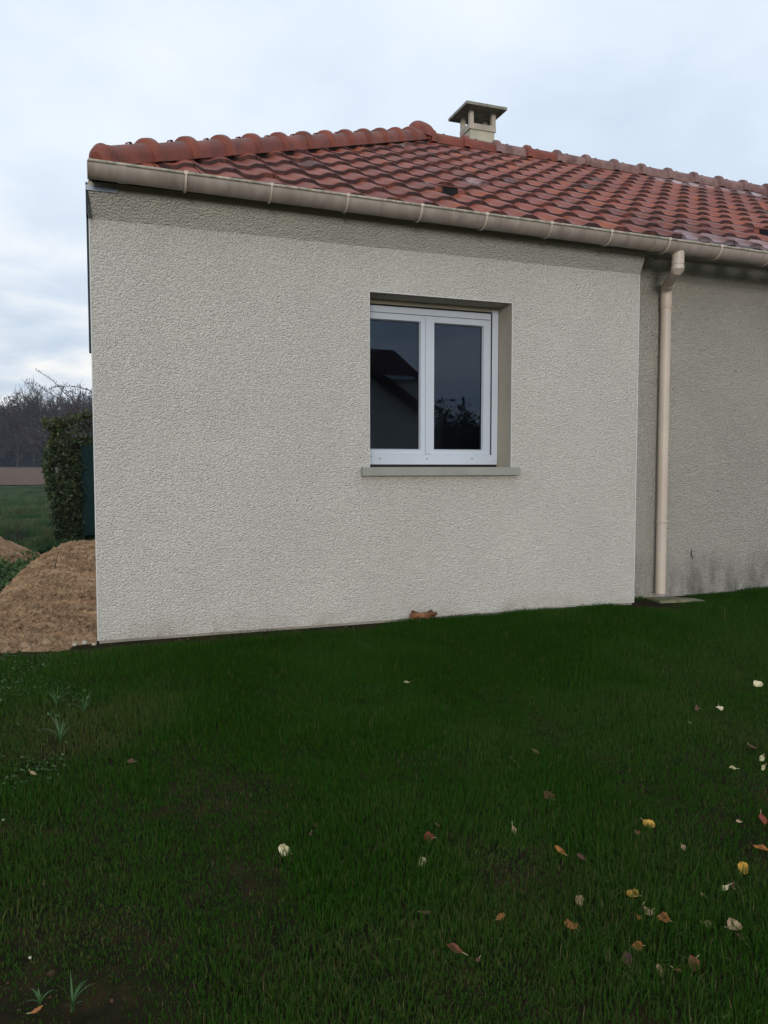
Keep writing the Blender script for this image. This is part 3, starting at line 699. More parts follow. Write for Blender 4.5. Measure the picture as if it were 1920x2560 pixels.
xb = np.interp(y, [0, 1.4, 3.4, 4.5, 6], [-1.6, -.86, -.70, -.55, -.35]); k = (x < xb+.04) & (fbm(x*4, y*4, 3)+r_.normal(0, .06, n) > .44) & (np.hypot((x+1.3)/1.1, (y-5.5)/1.9) > .5); x = x[k]; y = y[k]
P = np.stack([x, y, np.maximum(hbase(x, y), hdirt(x, y))+r_.uniform(.005, .075, len(x))], 1)
wd2 = leaf_cloud('bank_weeds', P, .045, M['weed'], r_.uniform(0, .9, len(P)), 13, 1.2, aspect=.8); tag(wd2, 'dark green leafy weeds growing beside the bare earth bank', 'weeds', kind='stuff')
n = 20; x = r_.uniform(-2.0, .0, n); y = r_.uniform(.0, .5, n); P = np.stack([x, y, np.maximum(hgrass(x, y), hdirt(x, y))+.012], 1)

# crumbs of earth: on the bank and on the bare soil of the lawn
def crumbs(name, n, xf, sz, hf, m, label, seed):
    r = np.random.default_rng(seed); x, y = xf(r, n); n = len(x)
    oc = np.array([(1, 0, 0), (0, 1, 0), (-1, 0, 0), (0, -1, 0), (0, 0, 1), (0, 0, -1)], float)
    s = sz*np.exp(r.normal(0, .55, n)); V = oc[None]*s[:, None, None]*r.uniform(.6, 1.3, (n, 6, 1))
    a = r.uniform(0, PI, n); ca, sa = np.cos(a)[:, None], np.sin(a)[:, None]
    V = np.stack([V[:, :, 0]*ca-V[:, :, 1]*sa, V[:, :, 0]*sa+V[:, :, 1]*ca, V[:, :, 2]*.7], 2)
    V = V+np.stack([x, y, hf(x, y)+s*.15], 1)[:, None]
    b = np.arange(n)*6; T = np.concatenate([np.stack([b+i, b+j, b+k], 1) for i, j, k in ((0, 1, 4), (1, 2, 4), (2, 3, 4), (3, 0, 4), (1, 0, 5), (2, 1, 5), (3, 2, 5), (0, 3, 5))])
    return tag(arr_mesh(name, V.reshape(-1, 3), [T], m), label, 'soil', kind='stuff')
def on_bank(r, n):
    x = r.uniform(-2.2, -.01, n); y = -.5+5.5*r.random(n)**1.3; k = (hdirt(x, y) > hbase(x, y)+.0); return x[k], y[k]
crumbs('earth_crumbs', 60000, on_bank, .0055, hdirt, M['dirt'], 'loose crumbs of earth lying on the bare bank', 21)
def on_bare(r, n):
    x = r.uniform(-1.3, 6, n); y = r.uniform(-3.7, .0, n); k = (r.random(n) < bare(x, y)**1.2); return x[k], y[k]
M['soil_crumb'] = mat('soil_crumb', rough=1, spec=.03, build=lambda t, p: vary(t, p, (.045, .028, .015), (.11, .065, .038), 13))
crumbs('soil_crumbs', 14000, on_bare, .0036, hgrass, M['soil_crumb'], 'crumbs of brown soil between the grass blades', 22)

# longer pale tufts
def tuft(name, x, y, n, L, label, seed, m='tuft', flat=1.15, wid=.0042):
    r = np.random.default_rng(seed); z = float(hgrass(x, y)); V = []; F = []; T = []
    for i in range(n):
        a = r.uniform(0, 2*PI); l = L*r.uniform(.5, 1.15); bend = r.uniform(.4, 1.2)*flat; w0 = wid*r.uniform(.7, 1.2); tt = r.random()
        seg = 7; b = len(V)
        for k in range(seg+1):
            s = k/seg; th = PI/2-bend*s*1.15-r.uniform(.0, .04)
            rr = l*(s*math.cos(PI/2-bend*.62*s)) ; hh = l*s*math.sin(max(.12, PI/2-bend*.85*s))
            ww = w0*(1-s**2)*.5+.0003
            V += [(x+math.cos(a)*rr-math.sin(a)*ww, y+math.sin(a)*rr+math.cos(a)*ww, z+hh), (x+math.cos(a)*rr+math.sin(a)*ww, y+math.sin(a)*rr-math.cos(a)*ww, z+hh)]; T += [tt, tt]
        for k in range(seg): q = b+2*k; F.append((q, q+1, q+3, q+2))
    return tag(arr_mesh(name, V, [np.array(F)], M[m], smooth=True, attrs=dict(tint=T)), label, 'grass tuft', 'pale grass tufts on the lawn')
tuft('grass_tuft', -.185, -1.02, 17, .16, 'upper pale grass tuft at the left edge of the lawn, nearest the earth bank', 31)
tuft('grass_tuft', -.06, -1.17, 15, .17, 'pale grass tuft on the left of the lawn, rightmost of the cluster of three', 32)
tuft('grass_tuft', -.15, -1.44, 20, .15, 'pale grass tuft on the left of the lawn, lowest of the cluster of three', 33)
tuft('grass_tuft', -.055, -3.06, 8, .085, 'wide bladed blue-green tuft in the bottom left corner of the lawn', 34, wid=.007)
tuft('grass_tuft', -.13, -3.02, 7, .08, 'blue-green broad bladed tuft at the very left edge of the bottom corner', 35, wid=.007)
tuft('grass_tuft', 4.25, -.62, 14, .13, 'thin pale grass tuft on the lawn in front of the downpipe', 36, m='grass', wid=.003)

# ---------------------------------------------------------------- fallen leaves
def gpt(px, py, h=.0):
    r = fw+rt*((px-960)/1950)+up*((1280-py)/1950); t = 2.0
    for _ in range(60):
        p = Vector(CAM)+r*t; dz = p.z-(max(float(hgrass(p.x, p.y)), float(hdirt(p.x, p.y)) if p.x < 0 else -9)+h); t += dz/(-r.z)*.8 if r.z < 0 else 0
    return Vector(CAM)+r*t, t
LC = dict(wall=((.27, .115, .05), (.16, .065, .03)), cream=((.62, .56, .36), (.50, .42, .22)), yellow=((.55, .33, .04), (.36, .17, .025)), tan=((.40, .28, .15), (.26, .16, .08)), orange=((.38, .15, .03), (.22, .07, .02)),
          rust=((.20, .062, .026), (.11, .036, .02)), brown=((.11, .045, .022), (.055, .025, .015)), pale=((.40, .38, .20), (.28, .26, .12)), olive=((.16, .11, .03), (.09, .06, .02)), red=((.26, .05, .02), (.14, .03, .015)))
LM = {}
for k, (a, b) in LC.items():
    LM[k] = mat('leaf_'+k, rough=.55, spec=.3, build=lambda t, p, a=a, b=b: (t.links.new(mix(t, ramp(t, noise(t, objco(t), 55, 3), [(.55, 0.0), (.66, .7)]), ramp(t, noise(t, objco(t), 14, 3), [(.35, a), (.65, b)]), tuple(v*.35 for v in b)), p.inputs['Base Color'])))
M['stalk'] = mat('stalk', (.42, .36, .2), .6, .2)
def leaf_thing(px, py, size, colr, shape, label, seed, tilt=None, curl=.5, h=.019, at=None, stem=True):
    r = random.Random(seed)
    p, t = (gpt(px, py, h) if at is None else (Vector(at), (Vector(at)-Vector(CAM)).length))
    L = size/1950*t*.86 if at is None else size
    n = 9; m_ = 7; rows = []
    for i in range(n):
        s = i/(n-1)
        if shape == 'round': w_ = math.sin(PI*min(1, s*.96+.03))**.55*.52*(1-.25*s)
        elif shape == 'long': w_ = math.sin(PI*(s*.94+.03))**.8*.22
        elif shape == 'lobed': w_ = math.sin(PI*(s*.92+.05))**.5*(.34+.22*abs(math.sin(s*PI*2.6+.4)))
        else: w_ = math.sin(PI*(s*.94+.03))**.7*.36
        row = []
        for j in range(m_):
            q = j/(m_-1)*2-1; jag = 1+(.10*math.sin(i*2.7+j)+r.uniform(-.06, .06) if abs(q) > .9 else 0)
            xx = (s-.5)*(1-.10*abs(q)*math.sin(seed)); yy = q*w_*jag*(1+.22*math.sin(seed*1.7+s*4)*q)
            zz_ = curl*(.55*yy*yy*2+.30*(s-.5)**2*math.copysign(1, r.uniform(.2, 1)))+.045*math.sin(5*s+3*q+seed)*curl*1.6+(.16*math.sin(seed*2.3)*curl+.06)*abs(q)*w_*2+.03*math.sin(9*s+6*q+seed)*curl
            row.append((xx*L, yy*L, zz_*L))
        rows.append(row)
    b = MB().grid(rows)
    o = b.build('fallen_leaf', LM[colr], smooth=True, auto=2.5)
    o.data.materials[0] = LM[colr]
    o.location = p
    a = rad(r.uniform(8, 52)) if not tilt else rad(65)
    o.rotation_mode = 'QUATERNION'
    o.rotation_quaternion = (Matrix.Rotation(a, 3, rt) @ Matrix.Rotation(r.uniform(-.3, .3), 3, 'Y') @ Matrix.Rotation(r.uniform(0, 2*PI), 3, 'Z')).to_quaternion()
    tag(o, label, 'leaf', 'fallen leaves on the lawn')
    if stem:
        s = MB().tube([(-.49*L, 0, .10*curl*L), (-.62*L, .03*L, .16*L), (-.82*L, .08*L, .20*L)], [.0011, .0009, .0008], 5).build('leaf_stalk', M['stalk'], o)
    md_ = o.modifiers.new('s', 'SOLIDIFY'); md_.thickness = .0006
    return o
LV = [
 (1896,1711,26,'cream','round','cream leaf near the right edge, uppermost of the pale leaves on the lawn',.5),
 (1800,1772,26,'cream','round','cream leaf on the upper right lawn, just below and left of the uppermost pale one',.6),
 (1724,1807,16,'pale','oval','tiny pale green leaf left of the two cream leaves on the upper right lawn',.5),
 (1371,1989,34,'rust','lobed','flat light brown leaf alone in the middle right of the lawn, veins showing',.35),
 (1280,1896,18,'brown','long','thin brown leaf half sunk in the grass left of a narrow tan leaf',.8),
 (1341,1879,20,'tan','long','narrow tan leaf standing on edge below the window side of the lawn',.9),
 (1622,2059,34,'yellow','oval','bright yellow upright leaf, the brightest leaf on the lawn',.35),
 (1593,2084,15,'rust','round','small rust leaf just below left of the bright yellow leaf',.5),
 (1285,2076,34,'tan','long','curled tan and orange leaf right of the small red-brown leaf',1.1),
 (1907,2048,34,'red','oval','red-brown leaf cut by the right edge of the photo, above an orange one',.7),
 (1901,2120,40,'orange','long','long orange leaf at the right edge of the photo',.8),
 (1708,2120,16,'tan','round','small tan scrap of leaf between the bright yellow leaf and the right edge',.6),
 (1400,2126,34,'orange','long','twisted rust-orange leaf on the lawn, left of a small dull oval one',1.1),
 (1451,2143,26,'brown','oval','small dull brown oval leaf right of the twisted rust-orange leaf',.5),
 (1859,2170,36,'yellow','round','yellow leaf with a brown blotch on the lower right lawn',.8),
 (1810,2222,36,'cream','long','white folded leaf with a long stalk on the lower right lawn',1.2),
 (1826,2214,22,'brown','round','dark brown leaf touching the white folded leaf',.8),
 (1758,2237,20,'tan','long','small tan leaf left of the white folded leaf',.9),
 (1581,2237,32,'yellow','round','golden yellow curled leaf above the cluster of tan leaves',1.0),
 (1447,2253,28,'tan','lobed','crumpled grey-tan leaf left of the golden curled leaf',1.2),
 (1621,2282,34,'tan','round','pale ribbed tan leaf, centre of the cluster below the golden leaf',.7),
 (1597,2296,18,'orange','round','small peach scrap below left of the pale ribbed leaf',.7),
 (1606,2272,26,'brown','oval','dark brown leaf behind the pale ribbed leaf',.7),
 (1658,2298,34,'orange','round','ochre leaf at the right end of the cluster below the golden leaf',.8),
 (1252,2293,28,'orange','oval','small orange pointed leaf on the lower middle lawn',.8),
 (1426,2313,34,'orange','lobed','bright orange three pointed leaf on the lower lawn',1.2),
 (1837,2317,42,'tan','round','large pale tan leaf on the lower right lawn with a dark one under it',.6),
 (1852,2345,34,'brown','long','dark brown leaf under the large pale tan leaf',.6),
 (1769,2311,26,'olive','round','dull olive-orange leaf left of the large pale tan leaf',.5),
 (1593,2365,28,'orange','round','round orange leaf standing behind a dark shrivelled one',.8),
 (1567,2397,36,'brown','round','dark rust shrivelled leaf in front of the round orange leaf',1.1),
 (1649,2428,38,'tan','long','long tan leaf standing on end, low on the right of the lawn',.8),
 (1734,2410,36,'rust','lobed','rust brown leaf lying deep in the grass, low on the right',.9),
 (1695,2426,26,'rust','long','dim rust leaf between the long tan leaf and the deep lying rust one',.6),
 (1831,1920,24,'pale','long','pale yellowish narrow leaf on edge, upper right lawn',.9),
 (1908,1920,24,'pale','long','pale leaf at the right edge, lower of the two close together',.8),
 (1904,1896,20,'pale','oval','pale leaf at the right edge, upper of the two close together',.8),
 (710,2124,34,'cream','round','cream white leaf lying alone left of the centre of the lawn',.45),
 (1072,2095,28,'red','round','crumpled red-brown leaf near the middle of the lawn',1.3),
 (1056,2155,28,'pale','round','pale green-tan leaf just below the crumpled red-brown leaf',.5),
 (1136,2373,54,'rust','long','large curved rust brown leaf low in the middle of the lawn',1.0),
 (1195,2400,18,'brown','oval','tiny brown scrap right of the large curved rust leaf',.8),
 (1065,2282,26,'brown','oval','dim brown leaf above the large curved rust leaf',.6),
 (83,1934,26,'tan','long','narrow tan leaf on the bare soil by the left edge of the lawn',.6),
 (93,2525,34,'orange','long','tan-orange leaf beside the blue-green tufts in the bottom left corner',.8),
 (1016,1706,17,'pale','oval','small pale leaf alone in the dark grass below the window',.5),
 (1095,2064,14,'brown','oval','tiny brown leaf above the crumpled red-brown leaf',.6),
 (776,2086,16,'brown','oval','tiny brown leaf up and right of the lone cream white leaf',.6),
 (1740,1772,16,'brown','round','small dark leaf left of the second cream leaf on the upper right lawn',.7),
 (1846,2054,14,'tan','round','tiny tan leaf left of the red-brown leaf at the right edge',.6),
 (1880,1868,22,'brown','round','dark brown leaf at the right edge above the two pale ones',.7),
 (327,1905,20,'brown','round','brown leaf scrap in the left part of the lawn',.8)]
for i, (px_, py_, s_, c_, sh_, lb, cu) in enumerate(LV):
    up_ = {6: (1.1, .2), 5: (1.2, .4), 31: (1.2, .3), 37: (.35, .1)}.get(i)
    leaf_thing(px_, py_, s_, c_, sh_, lb, 100+i, tilt=up_, curl=cu)
# the big leaf against the wall
def wall_leaf():
    out = [(0, .5), (.07, .62), (.13, .95), (.2, .74), (.3, .70), (.36, .62), (.5, .66), (.62, .60), (.72, .70), (.80, .92), (.88, .66), (.98, .70), (1, .45), (.93, .40), (.86, .28), (.74, .30), (.66, .22), (.58, -.05), (.50, .20), (.38, .30), (.3, .22), (.2, .18), (.12, .25), (.06, .35)]
    L = .215; H = .088; b = MB(); c = Vector((L*.5, -.012, H*.5))
    pts = [Vector((u*L, .012*math.sin(u*9)+.010*abs(u-.5)*2, v*H)) for u, v in out]
    for i in range(len(pts)): b.poly([pts[i], pts[(i+1) % len(pts)], c])
    o = b.build('fallen_leaf', LM['wall'], smooth=True, auto=2.5); md_ = o.modifiers.new('s', 'SOLIDIFY'); md_.thickness = .0008
    o.location = (2.03, -.055, float(hgrass(2.1, -.05))+.012); o.rotation_euler = (rad(-22), 0, rad(-3))
    tag(o, 'large orange-brown lobed leaf leaning against the foot of the wall', 'leaf', 'fallen leaves on the lawn')
wall_leaf()

# stones by the left corner
def stone(px_, py_, s, label, seed, at=None, m='stone'):
    p, t = gpt(px_, py_, .01); r = random.Random(seed); bm = bmesh.new(); bmesh.ops.create_icosphere(bm, subdivisions=3, radius=1)
    L = s/1950*t*.42
    for v in bm.verts:
        k = 1+.22*(float(vnoise(v.co.x*1.6+seed, v.co.y*1.6+v.co.z*2))-.5)*2; v.co = Vector((v.co.x*1.15*k, v.co.y*.9*k, v.co.z*.75*k))*L
    for f in bm.faces: f.smooth = True
    me = bpy.data.meshes.new('pebble'); bm.to_mesh(me); bm.free(); me.materials.append(M[m]); o = bpy.data.objects.new('pebble', me); COL.objects.link(o)
    o.location = p; o.rotation_euler = (0, 0, r.uniform(0, 6)); tag(o, label, 'stone', 'stones by the corner of the house')
stone(214, 1576, 14, 'whitish egg-shaped stone by the house corner, highest of the group', 1)
stone(223, 1594, 15, 'tan angular stone against the house corner, second from the top', 2)
stone(212, 1607, 16, 'pale flat stone below the house corner, in the middle of the group', 3)
stone(187, 1612, 14, 'pale stone at the grass edge, leftmost of the group by the corner', 4)
stone(235, 1611, 12, 'small greenish stone right under the corner of the house wall', 5)
stone(75, 2394, 10, 'small tan pebble on the bare soil near the bottom left of the lawn', 6)
stone(120, 1697, 6, 'small cream pebble in the weedy grass left of the house corner', 7)
stone(8, 2050, 8, 'tan pebble at the left edge of the lawn', 8)

# stick in the bank
zz_ = float(hdirt(-.36, 2.6)); tag(MB().tube([(-.375, 2.55, zz_-.02), (-.355, 2.62, zz_+.07), (-.34, 2.66, zz_+.15)], [.005, .004, .003], 6).build('stick', M['twig']), 'thin dark stick poking out of the bare earth bank', 'stick')
# dead stalks at the meadow edge
b = MB(); r = random.Random(5)
for i in range(13):
    x = -1.42+r.uniform(-.20, .24); y = 9.6+r.uniform(-.2, .2); z = -.26; h = r.uniform(.16, .42)
    b.tube([(x, y, z), (x+r.uniform(-.03, .03), y, z+h*.5), (x+r.uniform(-.08, .08), y, z+h)], [.011, .008, .004], 5)
tag(b.build('dead_stalks', M['twig']), 'cluster of short dark dead stalks at the near edge of the meadow', 'dead plant')

# ---------------------------------------------------------------- hedge, net fence, arching shrub
hd = empty('laurel_hedge', (0, 9.6, -.25), 'tall clipped evergreen hedge with glossy leaves beside the house corner', 'hedge')
r_ = np.random.default_rng(41); n = 16000
v = r_.uniform(0, 1, n); hx_ = r_.uniform(0, 1, n); zt = 1.0
z = -.15+1.97*v
lb_ = -.80+.05*np.sin(v*5+1)+.20*sm(.62, 1, v)+.05*sm(.3, 0, v)+.10*(fbm(v*6, v*0+2, 3)-.5)
front = r_.random(n) < .55
X = np.where(front, lb_+(r_.random(n)**1.0)*1.5, lb_+np.abs(r_.normal(0, .06, n)))
Yh = np.where(front, 9.12-.28*sm(-.05, -.35, X)*(r_.random(n) < .6)+np.abs(r_.normal(0, .09, n))+.10*(fbm(X*3, z*3, 3)-.5)*2, 9.1+r_.random(n)*1.3)
topm = r_.random(n) < .16
z = np.where(topm, 1.78+.12*r_.random(n)+.14*(fbm(X*5, X*0, 2)-.5)*2, z)
P = np.stack([X, Yh, z], 1)
dirn = np.stack([np.where(front, r_.normal(0, .5, n), -.9), np.where(front, -.7, 0), np.full(n, .15)], 1)
tt = .42+.35*(v-.5)+r_.normal(0, .22, n)+.25*topm
lf = leaf_cloud('foliage', P-np.array([0, 9.6, -.25]), .085, M['hedge_leaf'], tt, 42, .5, parent=hd, aspect=.42, direction=dirn)
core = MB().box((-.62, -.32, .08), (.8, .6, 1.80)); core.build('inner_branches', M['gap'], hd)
b = MB()
for i in range(16): x0 = -.7+i*.1; b.tube([(x0, -.30, .0), (x0+.02, -.34, .5), (x0-.03, -.36, 1.2)], [.012, .009, .005], 5)
b.build('stems', M['twig'], hd)
nf = empty('net_fence', (.69, 8.93, -.11), 'dark green netting fence in front of the hedge, next to the house corner', 'fence')
b = MB(); rows = [[(-.92+.06*j+.012*math.sin(j*1.3+i), .012*math.sin(i*.9+j*.7), .02+1.50*i/20) for j in range(40)] for i in range(21)]; b.grid(rows); b.build('netting', M['net'], nf, smooth=True)
for xp in (-.93, .25, 1.45): MB().tube([(xp, .02, -.1), (xp, .02, 1.56)], .014, 8).build('post', M['net'], nf)
# arching canes
sh = empty('bramble_shrub', (-.35, 9.8, -.25), 'leafless shrub with long arching canes rising above the hedge', 'shrub')
CN = [[(-.1,1.5),(-.191,1.905),(-.427,2.256),(-.574,2.396),(-.691,2.536),(-.807,2.612),(-.894,2.672),(-.967,2.708)],
 [(.0,1.5),(-.191,1.905),(-.415,2.095),(-.637,2.25),(-.755,2.326),(-.842,2.387),(-.929,2.456),(-1.031,2.492),(-1.154,2.49)],
 [(.12,2.2),(-.097,2.404),(-.256,2.447),(-.392,2.464),(-.573,2.46),(-.693,2.44),(-.783,2.405),(-.835,2.355)],
 [(-.45,1.0),(-.748,1.313),(-.893,1.473),(-1.066,1.615),(-1.239,1.692),(-1.396,1.785)],
 [(-.5,1.2),(-.712,1.572),(-.871,1.762),(-1.015,1.904),(-1.13,2.012)],
 [(-.3,1.6),(-.42,1.95),(-.47,2.25),(-.50,2.42)], [(-.2,1.5),(-.30,2.0),(-.42,2.3),(-.58,2.47),(-.70,2.45)], [(-.15,1.6),(-.38,2.05),(-.60,2.3),(-.74,2.40)],
 [(-.5,1.1),(-.80,1.36),(-1.0,1.43),(-1.2,1.46)], [(-.5,1.3),(-.66,1.66),(-.72,1.9),(-.70,2.1)]]
r = random.Random(9)
for ci, c in enumerate(CN):
    y0 = 9.75+.06*(ci % 4)
    pts = []
    for i in range(len(c)-1):
        for k in range(4):
            t = k/4; pts.append((c[i][0]*(1-t)+c[i+1][0]*t+.35, .06*math.sin(i+ci)+(y0-9.8), c[i][1]*(1-t)+c[i+1][1]*t+.25))
    pts.append((c[-1][0]+.35, y0-9.8, c[-1][1]+.25))
    rr = [.0085*(1-.72*i/(len(pts)-1)) for i in range(len(pts))]
    b = MB().tube(pts, rr, 5)
    for i in range(4, len(pts)):
        if r.random() < .8:
            p = Vector(pts[i]); q = p+Vector((r.uniform(-.015, .03), r.uniform(-.02, .02), r.uniform(.02, .05))); b.tube([p, (p+q)/2+Vector((.004, 0, 0)), q], [.003, .0065, .001], 4)
    b.build('cane', M['cane'], sh)

# ---------------------------------------------------------------- trees
def skeleton(h, spread, seed, levels=5, trunk=.16, split=(3, 4), upb=.5, base=.25):
    r = np.random.default_rng(seed); segs = []      # (p,q,r0,r1,level)
    def grow(p, d, L, rad_, lv):
        n = 3; pts = [p]
        for k in range(n):
            d = d+r.normal(0, .12, 3); d[2] += .05*upb; d /= np.linalg.norm(d); q = pts[-1]+d*L/n
            segs.append((pts[-1], q, rad_*(1-.35*k/n), rad_*(1-.35*(k+1)/n), lv)); pts.append(q)
        if lv < levels:
            for _ in range(r.integers(*split)+1):
                a = r.uniform(.35, 1.0); t = pts[r.integers(1, n+1)]
                dd_ = d+r.normal(0, 1, 3)*spread; dd_[2] += upb*.4; dd_ /= np.linalg.norm(dd_)
                grow(t, dd_, L*r.uniform(.55, .82), rad_*.55, lv+1)
    p = np.zeros(3); nb = 3
    for k in range(nb):
        q = p+np.array([r.normal(0, .03), r.normal(0, .03), 1])*h*base/nb; segs.append((p, q, trunk*(1-.1*k), trunk*(1-.1*(k+1)), 0)); p = q
    for _ in range(4):
        d = r.normal(0, 1, 3)*spread; d[2] = 1; d /= np.linalg.norm(d); grow(p-np.array([0, 0, h*base*r.random()*.4]), d, h*(1-base)*.42, trunk*.55, 1)
    return segs
def seg_mesh(segs, minr=.02):
    P = np.array([s[0] for s in segs]); Q = np.array([s[1] for s in segs]); r0 = np.maximum([s[2] for s in segs], minr); r1 = np.maximum([s[3] for s in segs], minr*.8)
    d = Q-P; d /= np.linalg.norm(d, axis=1)[:, None]+1e-9; ref = np.where(np.abs(d[:, 2:3]) < .9, [[0, 0, 1.]], [[1., 0, 0]]); u = np.cross(d, ref); u /= np.linalg.norm(u, axis=1)[:, None]; w = np.cross(d, u)
    V = np.empty((len(P), 6, 3))
    for k in range(3):
        a = 2*PI*k/3; o = u*math.cos(a)+w*math.sin(a); V[:, k] = P+o*r0[:, None]; V[:, 3+k] = Q+o*r1[:, None]
    b = np.arange(len(P))*6; F = np.concatenate([np.stack([b+k, b+(k+1) % 3, b+3+(k+1) % 3, b+3+k], 1) for k in range(3)])
    return V.reshape(-1, 3), F
def tree(name, loc, h, spread, seed, label, group, leaves=None, lv=5, trunk=.16, base=.25, upb=.5, minr=.02, cat='tree', lsize=.3, nleaf=2500, scale=None):
    t = empty(name, loc, label, cat, group); sg = skeleton(h, spread, seed, lv, trunk, upb=upb, base=base)
    top = max(s[1][2] for s in sg); f = h/top
    sg = [(a*f, b*f, c, d, e) for a, b, c, d, e in sg]
    lo = [s for s in sg if s[4] <= 1]; hi = [s for s in sg if s[4] > 1]
    V, F = seg_mesh(lo, minr); arr_mesh('trunk', V, [F], M['bark'], t)
    V, F = seg_mesh(hi, minr); arr_mesh('crown', V, [F], M['twig'], t)
    if leaves:
        r = np.random.default_rng(seed+1); E_ = np.array([s[1] for s in sg if s[4] >= 2]); P = E_[r.integers(0, len(E_), nleaf)]+r.normal(0, lsize*.9, (nleaf, 3))
        leaf_cloud('leaves', P, lsize, M[leaves], r.random(nleaf), seed+2, .2, parent=t, aspect=.8)
    return t
WG = 'trees at the edge of the far wood'
wz = lambda y: float(hbase(0, y))-.1
tree('bare_tree', (-17.8, 150, wz(150)), 14.0, .55, 51, 'bare grey tree at the left edge of the photo, in the far wood', WG, minr=.025, lv=6)
tree('brown_tree', (-13.6, 147, wz(147)), 12.8, .6, 52, 'broad round tree with brown leaves, left in the far wood', WG, 'brown_leaf', lsize=.42, nleaf=8000, base=.12, minr=.03)
tree('bare_tree', (-11.2, 151, wz(151)), 12.9, .5, 53, 'low bare tree right of the round brown tree in the far wood', WG, minr=.025, lv=6)
tree('bare_tree', (-8.2, 150, wz(150)), 13.2, .45, 54, 'slim bare tree standing in the dip of the far wood skyline', WG, minr=.025, lv=6)
tree('bare_tree', (-5.7, 149, wz(149)), 16.2, .5, 55, 'tall bare tree behind the arching canes, left one of the pair', WG, minr=.025, lv=6, base=.18)
tree('bare_tree', (-3.5, 150, wz(150)), 16.0, .5, 56, 'tall bare tree behind the arching canes, right one of the pair', WG, minr=.025, lv=6, base=.18)
tree('brown_tree', (-1.0, 146, wz(146)), 15.0, .5, 57, 'brown leaved tree rising just beside the corner of the house', WG, 'brown_leaf', lsize=.4, nleaf=5200, base=.15, minr=.03)
for i, (x, h) in enumerate(((-22, 13), (-27, 14.5), (4, 15), (9, 14), (-33, 13.5), (-40, 14))):
    tree('bare_tree', (x, 151, wz(151)), h, .5, 60+i, ['bare tree of the far wood beyond the left edge, first', 'tall bare tree of the far wood beyond the left edge', 'bare tree of the far wood hidden by the house', 'bare tree of the far wood farther behind the house', 'low bare tree of the far wood well beyond the left edge', 'last bare tree of the far wood beyond the left edge'][i], WG, lv=5, minr=.03)
r_ = np.random.default_rng(71); n = 95000
X = r_.uniform(-60, 25, n); Yw = r_.uniform(152, 166, n); top = 6.5+9*(fbm(X*.22, X*0+3, 4)-.3)-3.0*np.exp(-((X+6.5)/2.6)**2)+.10*(Yw-152)
Z = np.where(r_.random(n) < .4, r_.random(n)*4.5, r_.random(n)*top); P = np.stack([X, Yw, Z+wz(152)], 1)
o = leaf_cloud('far_wood', P, .75, M['wood_mass'], np.clip(Z/14+r_.normal(.1, .2, n), 0, 1), 72, .1, aspect=.5, direction=np.stack([r_.normal(0, .3, n), r_.normal(0, .3, n), np.full(n, .9)], 1))
tag(o, 'dark dense undergrowth and twigs of the far wood beyond the ploughed field', 'wood', kind='stuff')

# ---------------------------------------------------------------- what stands behind the photographer (seen mirrored in the panes)
def mir(x, yv, z): return (x, .44-yv, z)
nb = empty('neighbour_house', (8, -16, -.5), 'neighbouring cream house with tiled roof, seen mirrored in the left pane', 'house'); off = Vector((8, -16, -.5))
M['neigh_wall'] = mat('neigh_wall', rough=.9, spec=.1, build=lambda t, p: vary(t, p, (.62, .57, .48), (.70, .65, .55), 2))
M['neigh_roof'] = mat('neigh_roof', rough=.8, spec=.15, build=lambda t, p: (vary(t, p, (.075, .042, .038), (.11, .058, .048), 3), bump(t, p, N(t, 'ShaderNodeTexWave', i_Scale=3.0, bands_direction='Y').outputs['Fac'], .5, .05)))
def nbuild(b, name, m): o = b.build(name, m, nb); o.location = -off; return o
def L(x, yv, z): return mir(x, yv, z)
# front gable wing: apex off to the left, verge running down to the right
ax, az = 5.6, 4.47; ex, ez = 8.7, 2.42; lx_ = 2.5
b = MB().poly([L(lx_, 15, -.7), L(8.35, 15, -.7), L(8.35, 15, 2.60), L(ax, 15, az-.06), L(lx_, 15, 2.42)]); b.poly([L(8.35, 15, -.7), L(8.35, 20, -.7), L(8.35, 20, 2.6), L(8.35, 15, 2.6)]); b.poly([L(lx_, 15, -.7), L(lx_, 20, -.7), L(lx_, 20, 2.4), L(lx_, 15, 2.4)]); nbuild(b, 'gable_wall', M['neigh_wall'])
b = MB()
for (x0, z0, x1, z1) in ((ax, az, ex, ez), (ax, az, lx_-.35, 2.2)):
    b.poly([L(x0, 14.75, z0+.14), L(x1, 14.75, z1+.14), L(x1, 20, z1+.14), L(x0, 20, z0+.14)]); b.poly([L(x0, 14.75, z0-.10), L(x1, 14.75, z1-.10), L(x1, 14.75, z1+.14), L(x0, 14.75, z0+.14)]); b.poly([L(x0, 14.75, z0-.1), L(x1, 14.75, z1-.1), L(x1, 20, z1-.1), L(x0, 20, z0-.1)])
nbuild(b, 'gable_roof', M['neigh_roof'])
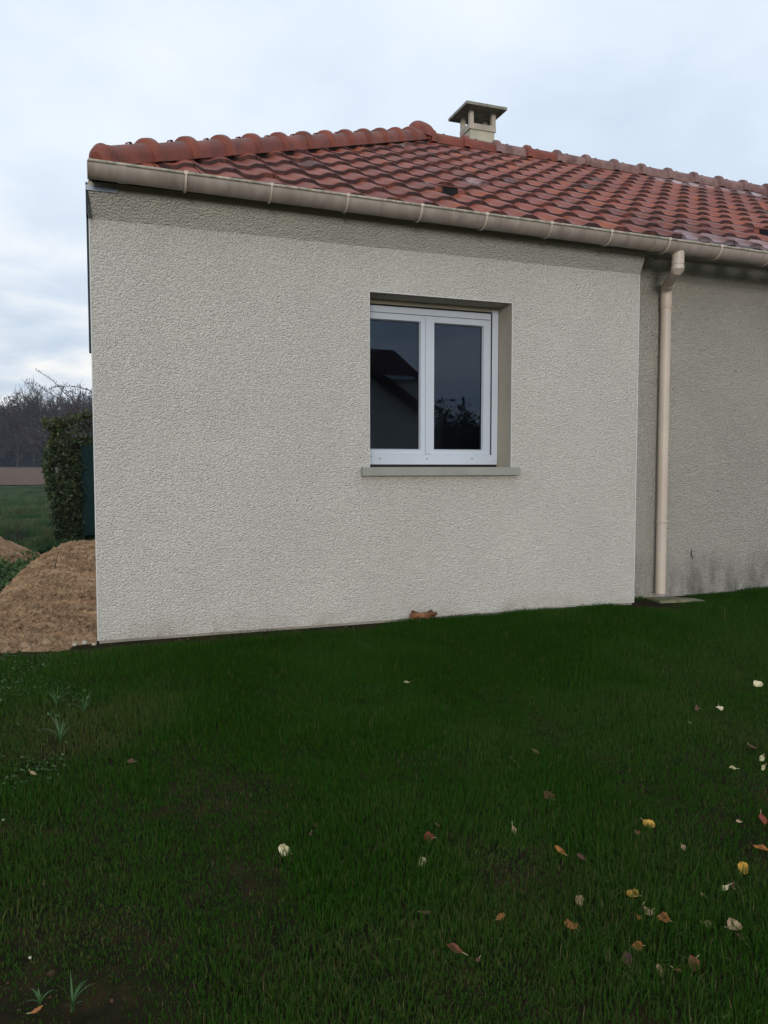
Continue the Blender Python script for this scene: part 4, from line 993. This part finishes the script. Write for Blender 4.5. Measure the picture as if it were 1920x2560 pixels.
# hipped wing behind
b = MB().poly([L(3, 20, 4.18), L(10.1, 20, 4.18), L(9.75, 22.2, 5.25), L(3, 22.2, 5.25)]); b.poly([L(10.1, 20, 4.18), L(10.1, 25, 4.18), L(9.75, 22.2, 5.25)]); b.poly([L(3, 24.4, 4.18), L(10.1, 25, 4.18), L(9.75, 22.2, 5.25), L(3, 22.2, 5.25)]); nbuild(b, 'hip_roof', M['neigh_roof'])
b = MB().poly([L(3, 20.3, -.7), L(9.9, 20.3, -.7), L(9.9, 20.3, 4.1), L(3, 20.3, 4.1)]); b.poly([L(9.9, 20.3, -.7), L(9.9, 24.5, -.7), L(9.9, 24.5, 4.1), L(9.9, 20.3, 4.1)]); nbuild(b, 'rear_wing_wall', M['neigh_wall'])
b = MB().box((3, .44-20, 4.02), (10.2, .44-19.86, 4.15)); nbuild(b, 'eaves_gutter', M['pvc_white'])
n2 = empty('far_neighbour_house', (10, -28, -.5), 'farther tiled house behind the neighbouring one, mirrored in the left pane', 'house'); 
b = MB().poly([L(5, 27, 4.9), L(13.7, 27, 4.9), L(12.9, 29, 6.45), L(6, 29, 6.45)]).poly([L(13.7, 27, 4.9), L(13.7, 31, 4.9), L(12.9, 29, 6.45)]).poly([L(5, 31, 4.9), L(13.7, 31, 4.9), L(12.9, 29, 6.45), L(6, 29, 6.45)]); o = b.build('roof', M['neigh_roof'], n2); o.location = (-10, 28, .5)
b = MB().box((5.3, .44-30.8, -.7), (13.4, .44-27.2, 4.9)); o = b.build('wall', M['neigh_wall'], n2); o.location = (-10, 28, .5)
GT = 'trees behind the photographer, mirrored in the panes'
for i, (x, h) in enumerate(((15.2, 4.6), (16.6, 4.4), (18.0, 5.0), (19.6, 5.2), (21.8, 5.0))):
    tree('garden_tree', (x, -31.5-.4*i, -.6), h, .75, 80+i, 'dark bushy garden tree mirrored in the right pane, number %d from the neighbouring house' % (i+1) if False else ['dark garden tree nearest the neighbouring houses, mirrored in the right pane', 'second dark garden tree from the neighbouring houses, mirrored in the right pane', 'middle one of the five dark garden trees mirrored in the right pane', 'dark garden tree, last but one from the neighbouring houses', 'dark garden tree farthest from the neighbouring houses'][i], GT, 'hedge_leaf', lv=4, base=.08, trunk=.12, lsize=.22, nleaf=5000, upb=.3)

# ---------------------------------------------------------------- air
hm = mat('haze'); t_ = hm.node_tree; t_.nodes.remove(t_.nodes['Principled BSDF'])
pv = N(t_, 'ShaderNodeVolumePrincipled'); pv.inputs['Color'].default_value = (.74, .85, 1, 1); pv.inputs['Density'].default_value = .0005
t_.links.new(pv.outputs[0], t_.nodes['Material Output'].inputs['Volume'])
hz_o = MB().box((-420, -320, -3.2), (420, 420, 24)).build('haze', hm); tag(hz_o, kind='stuff')
bpy.context.view_layer.update()
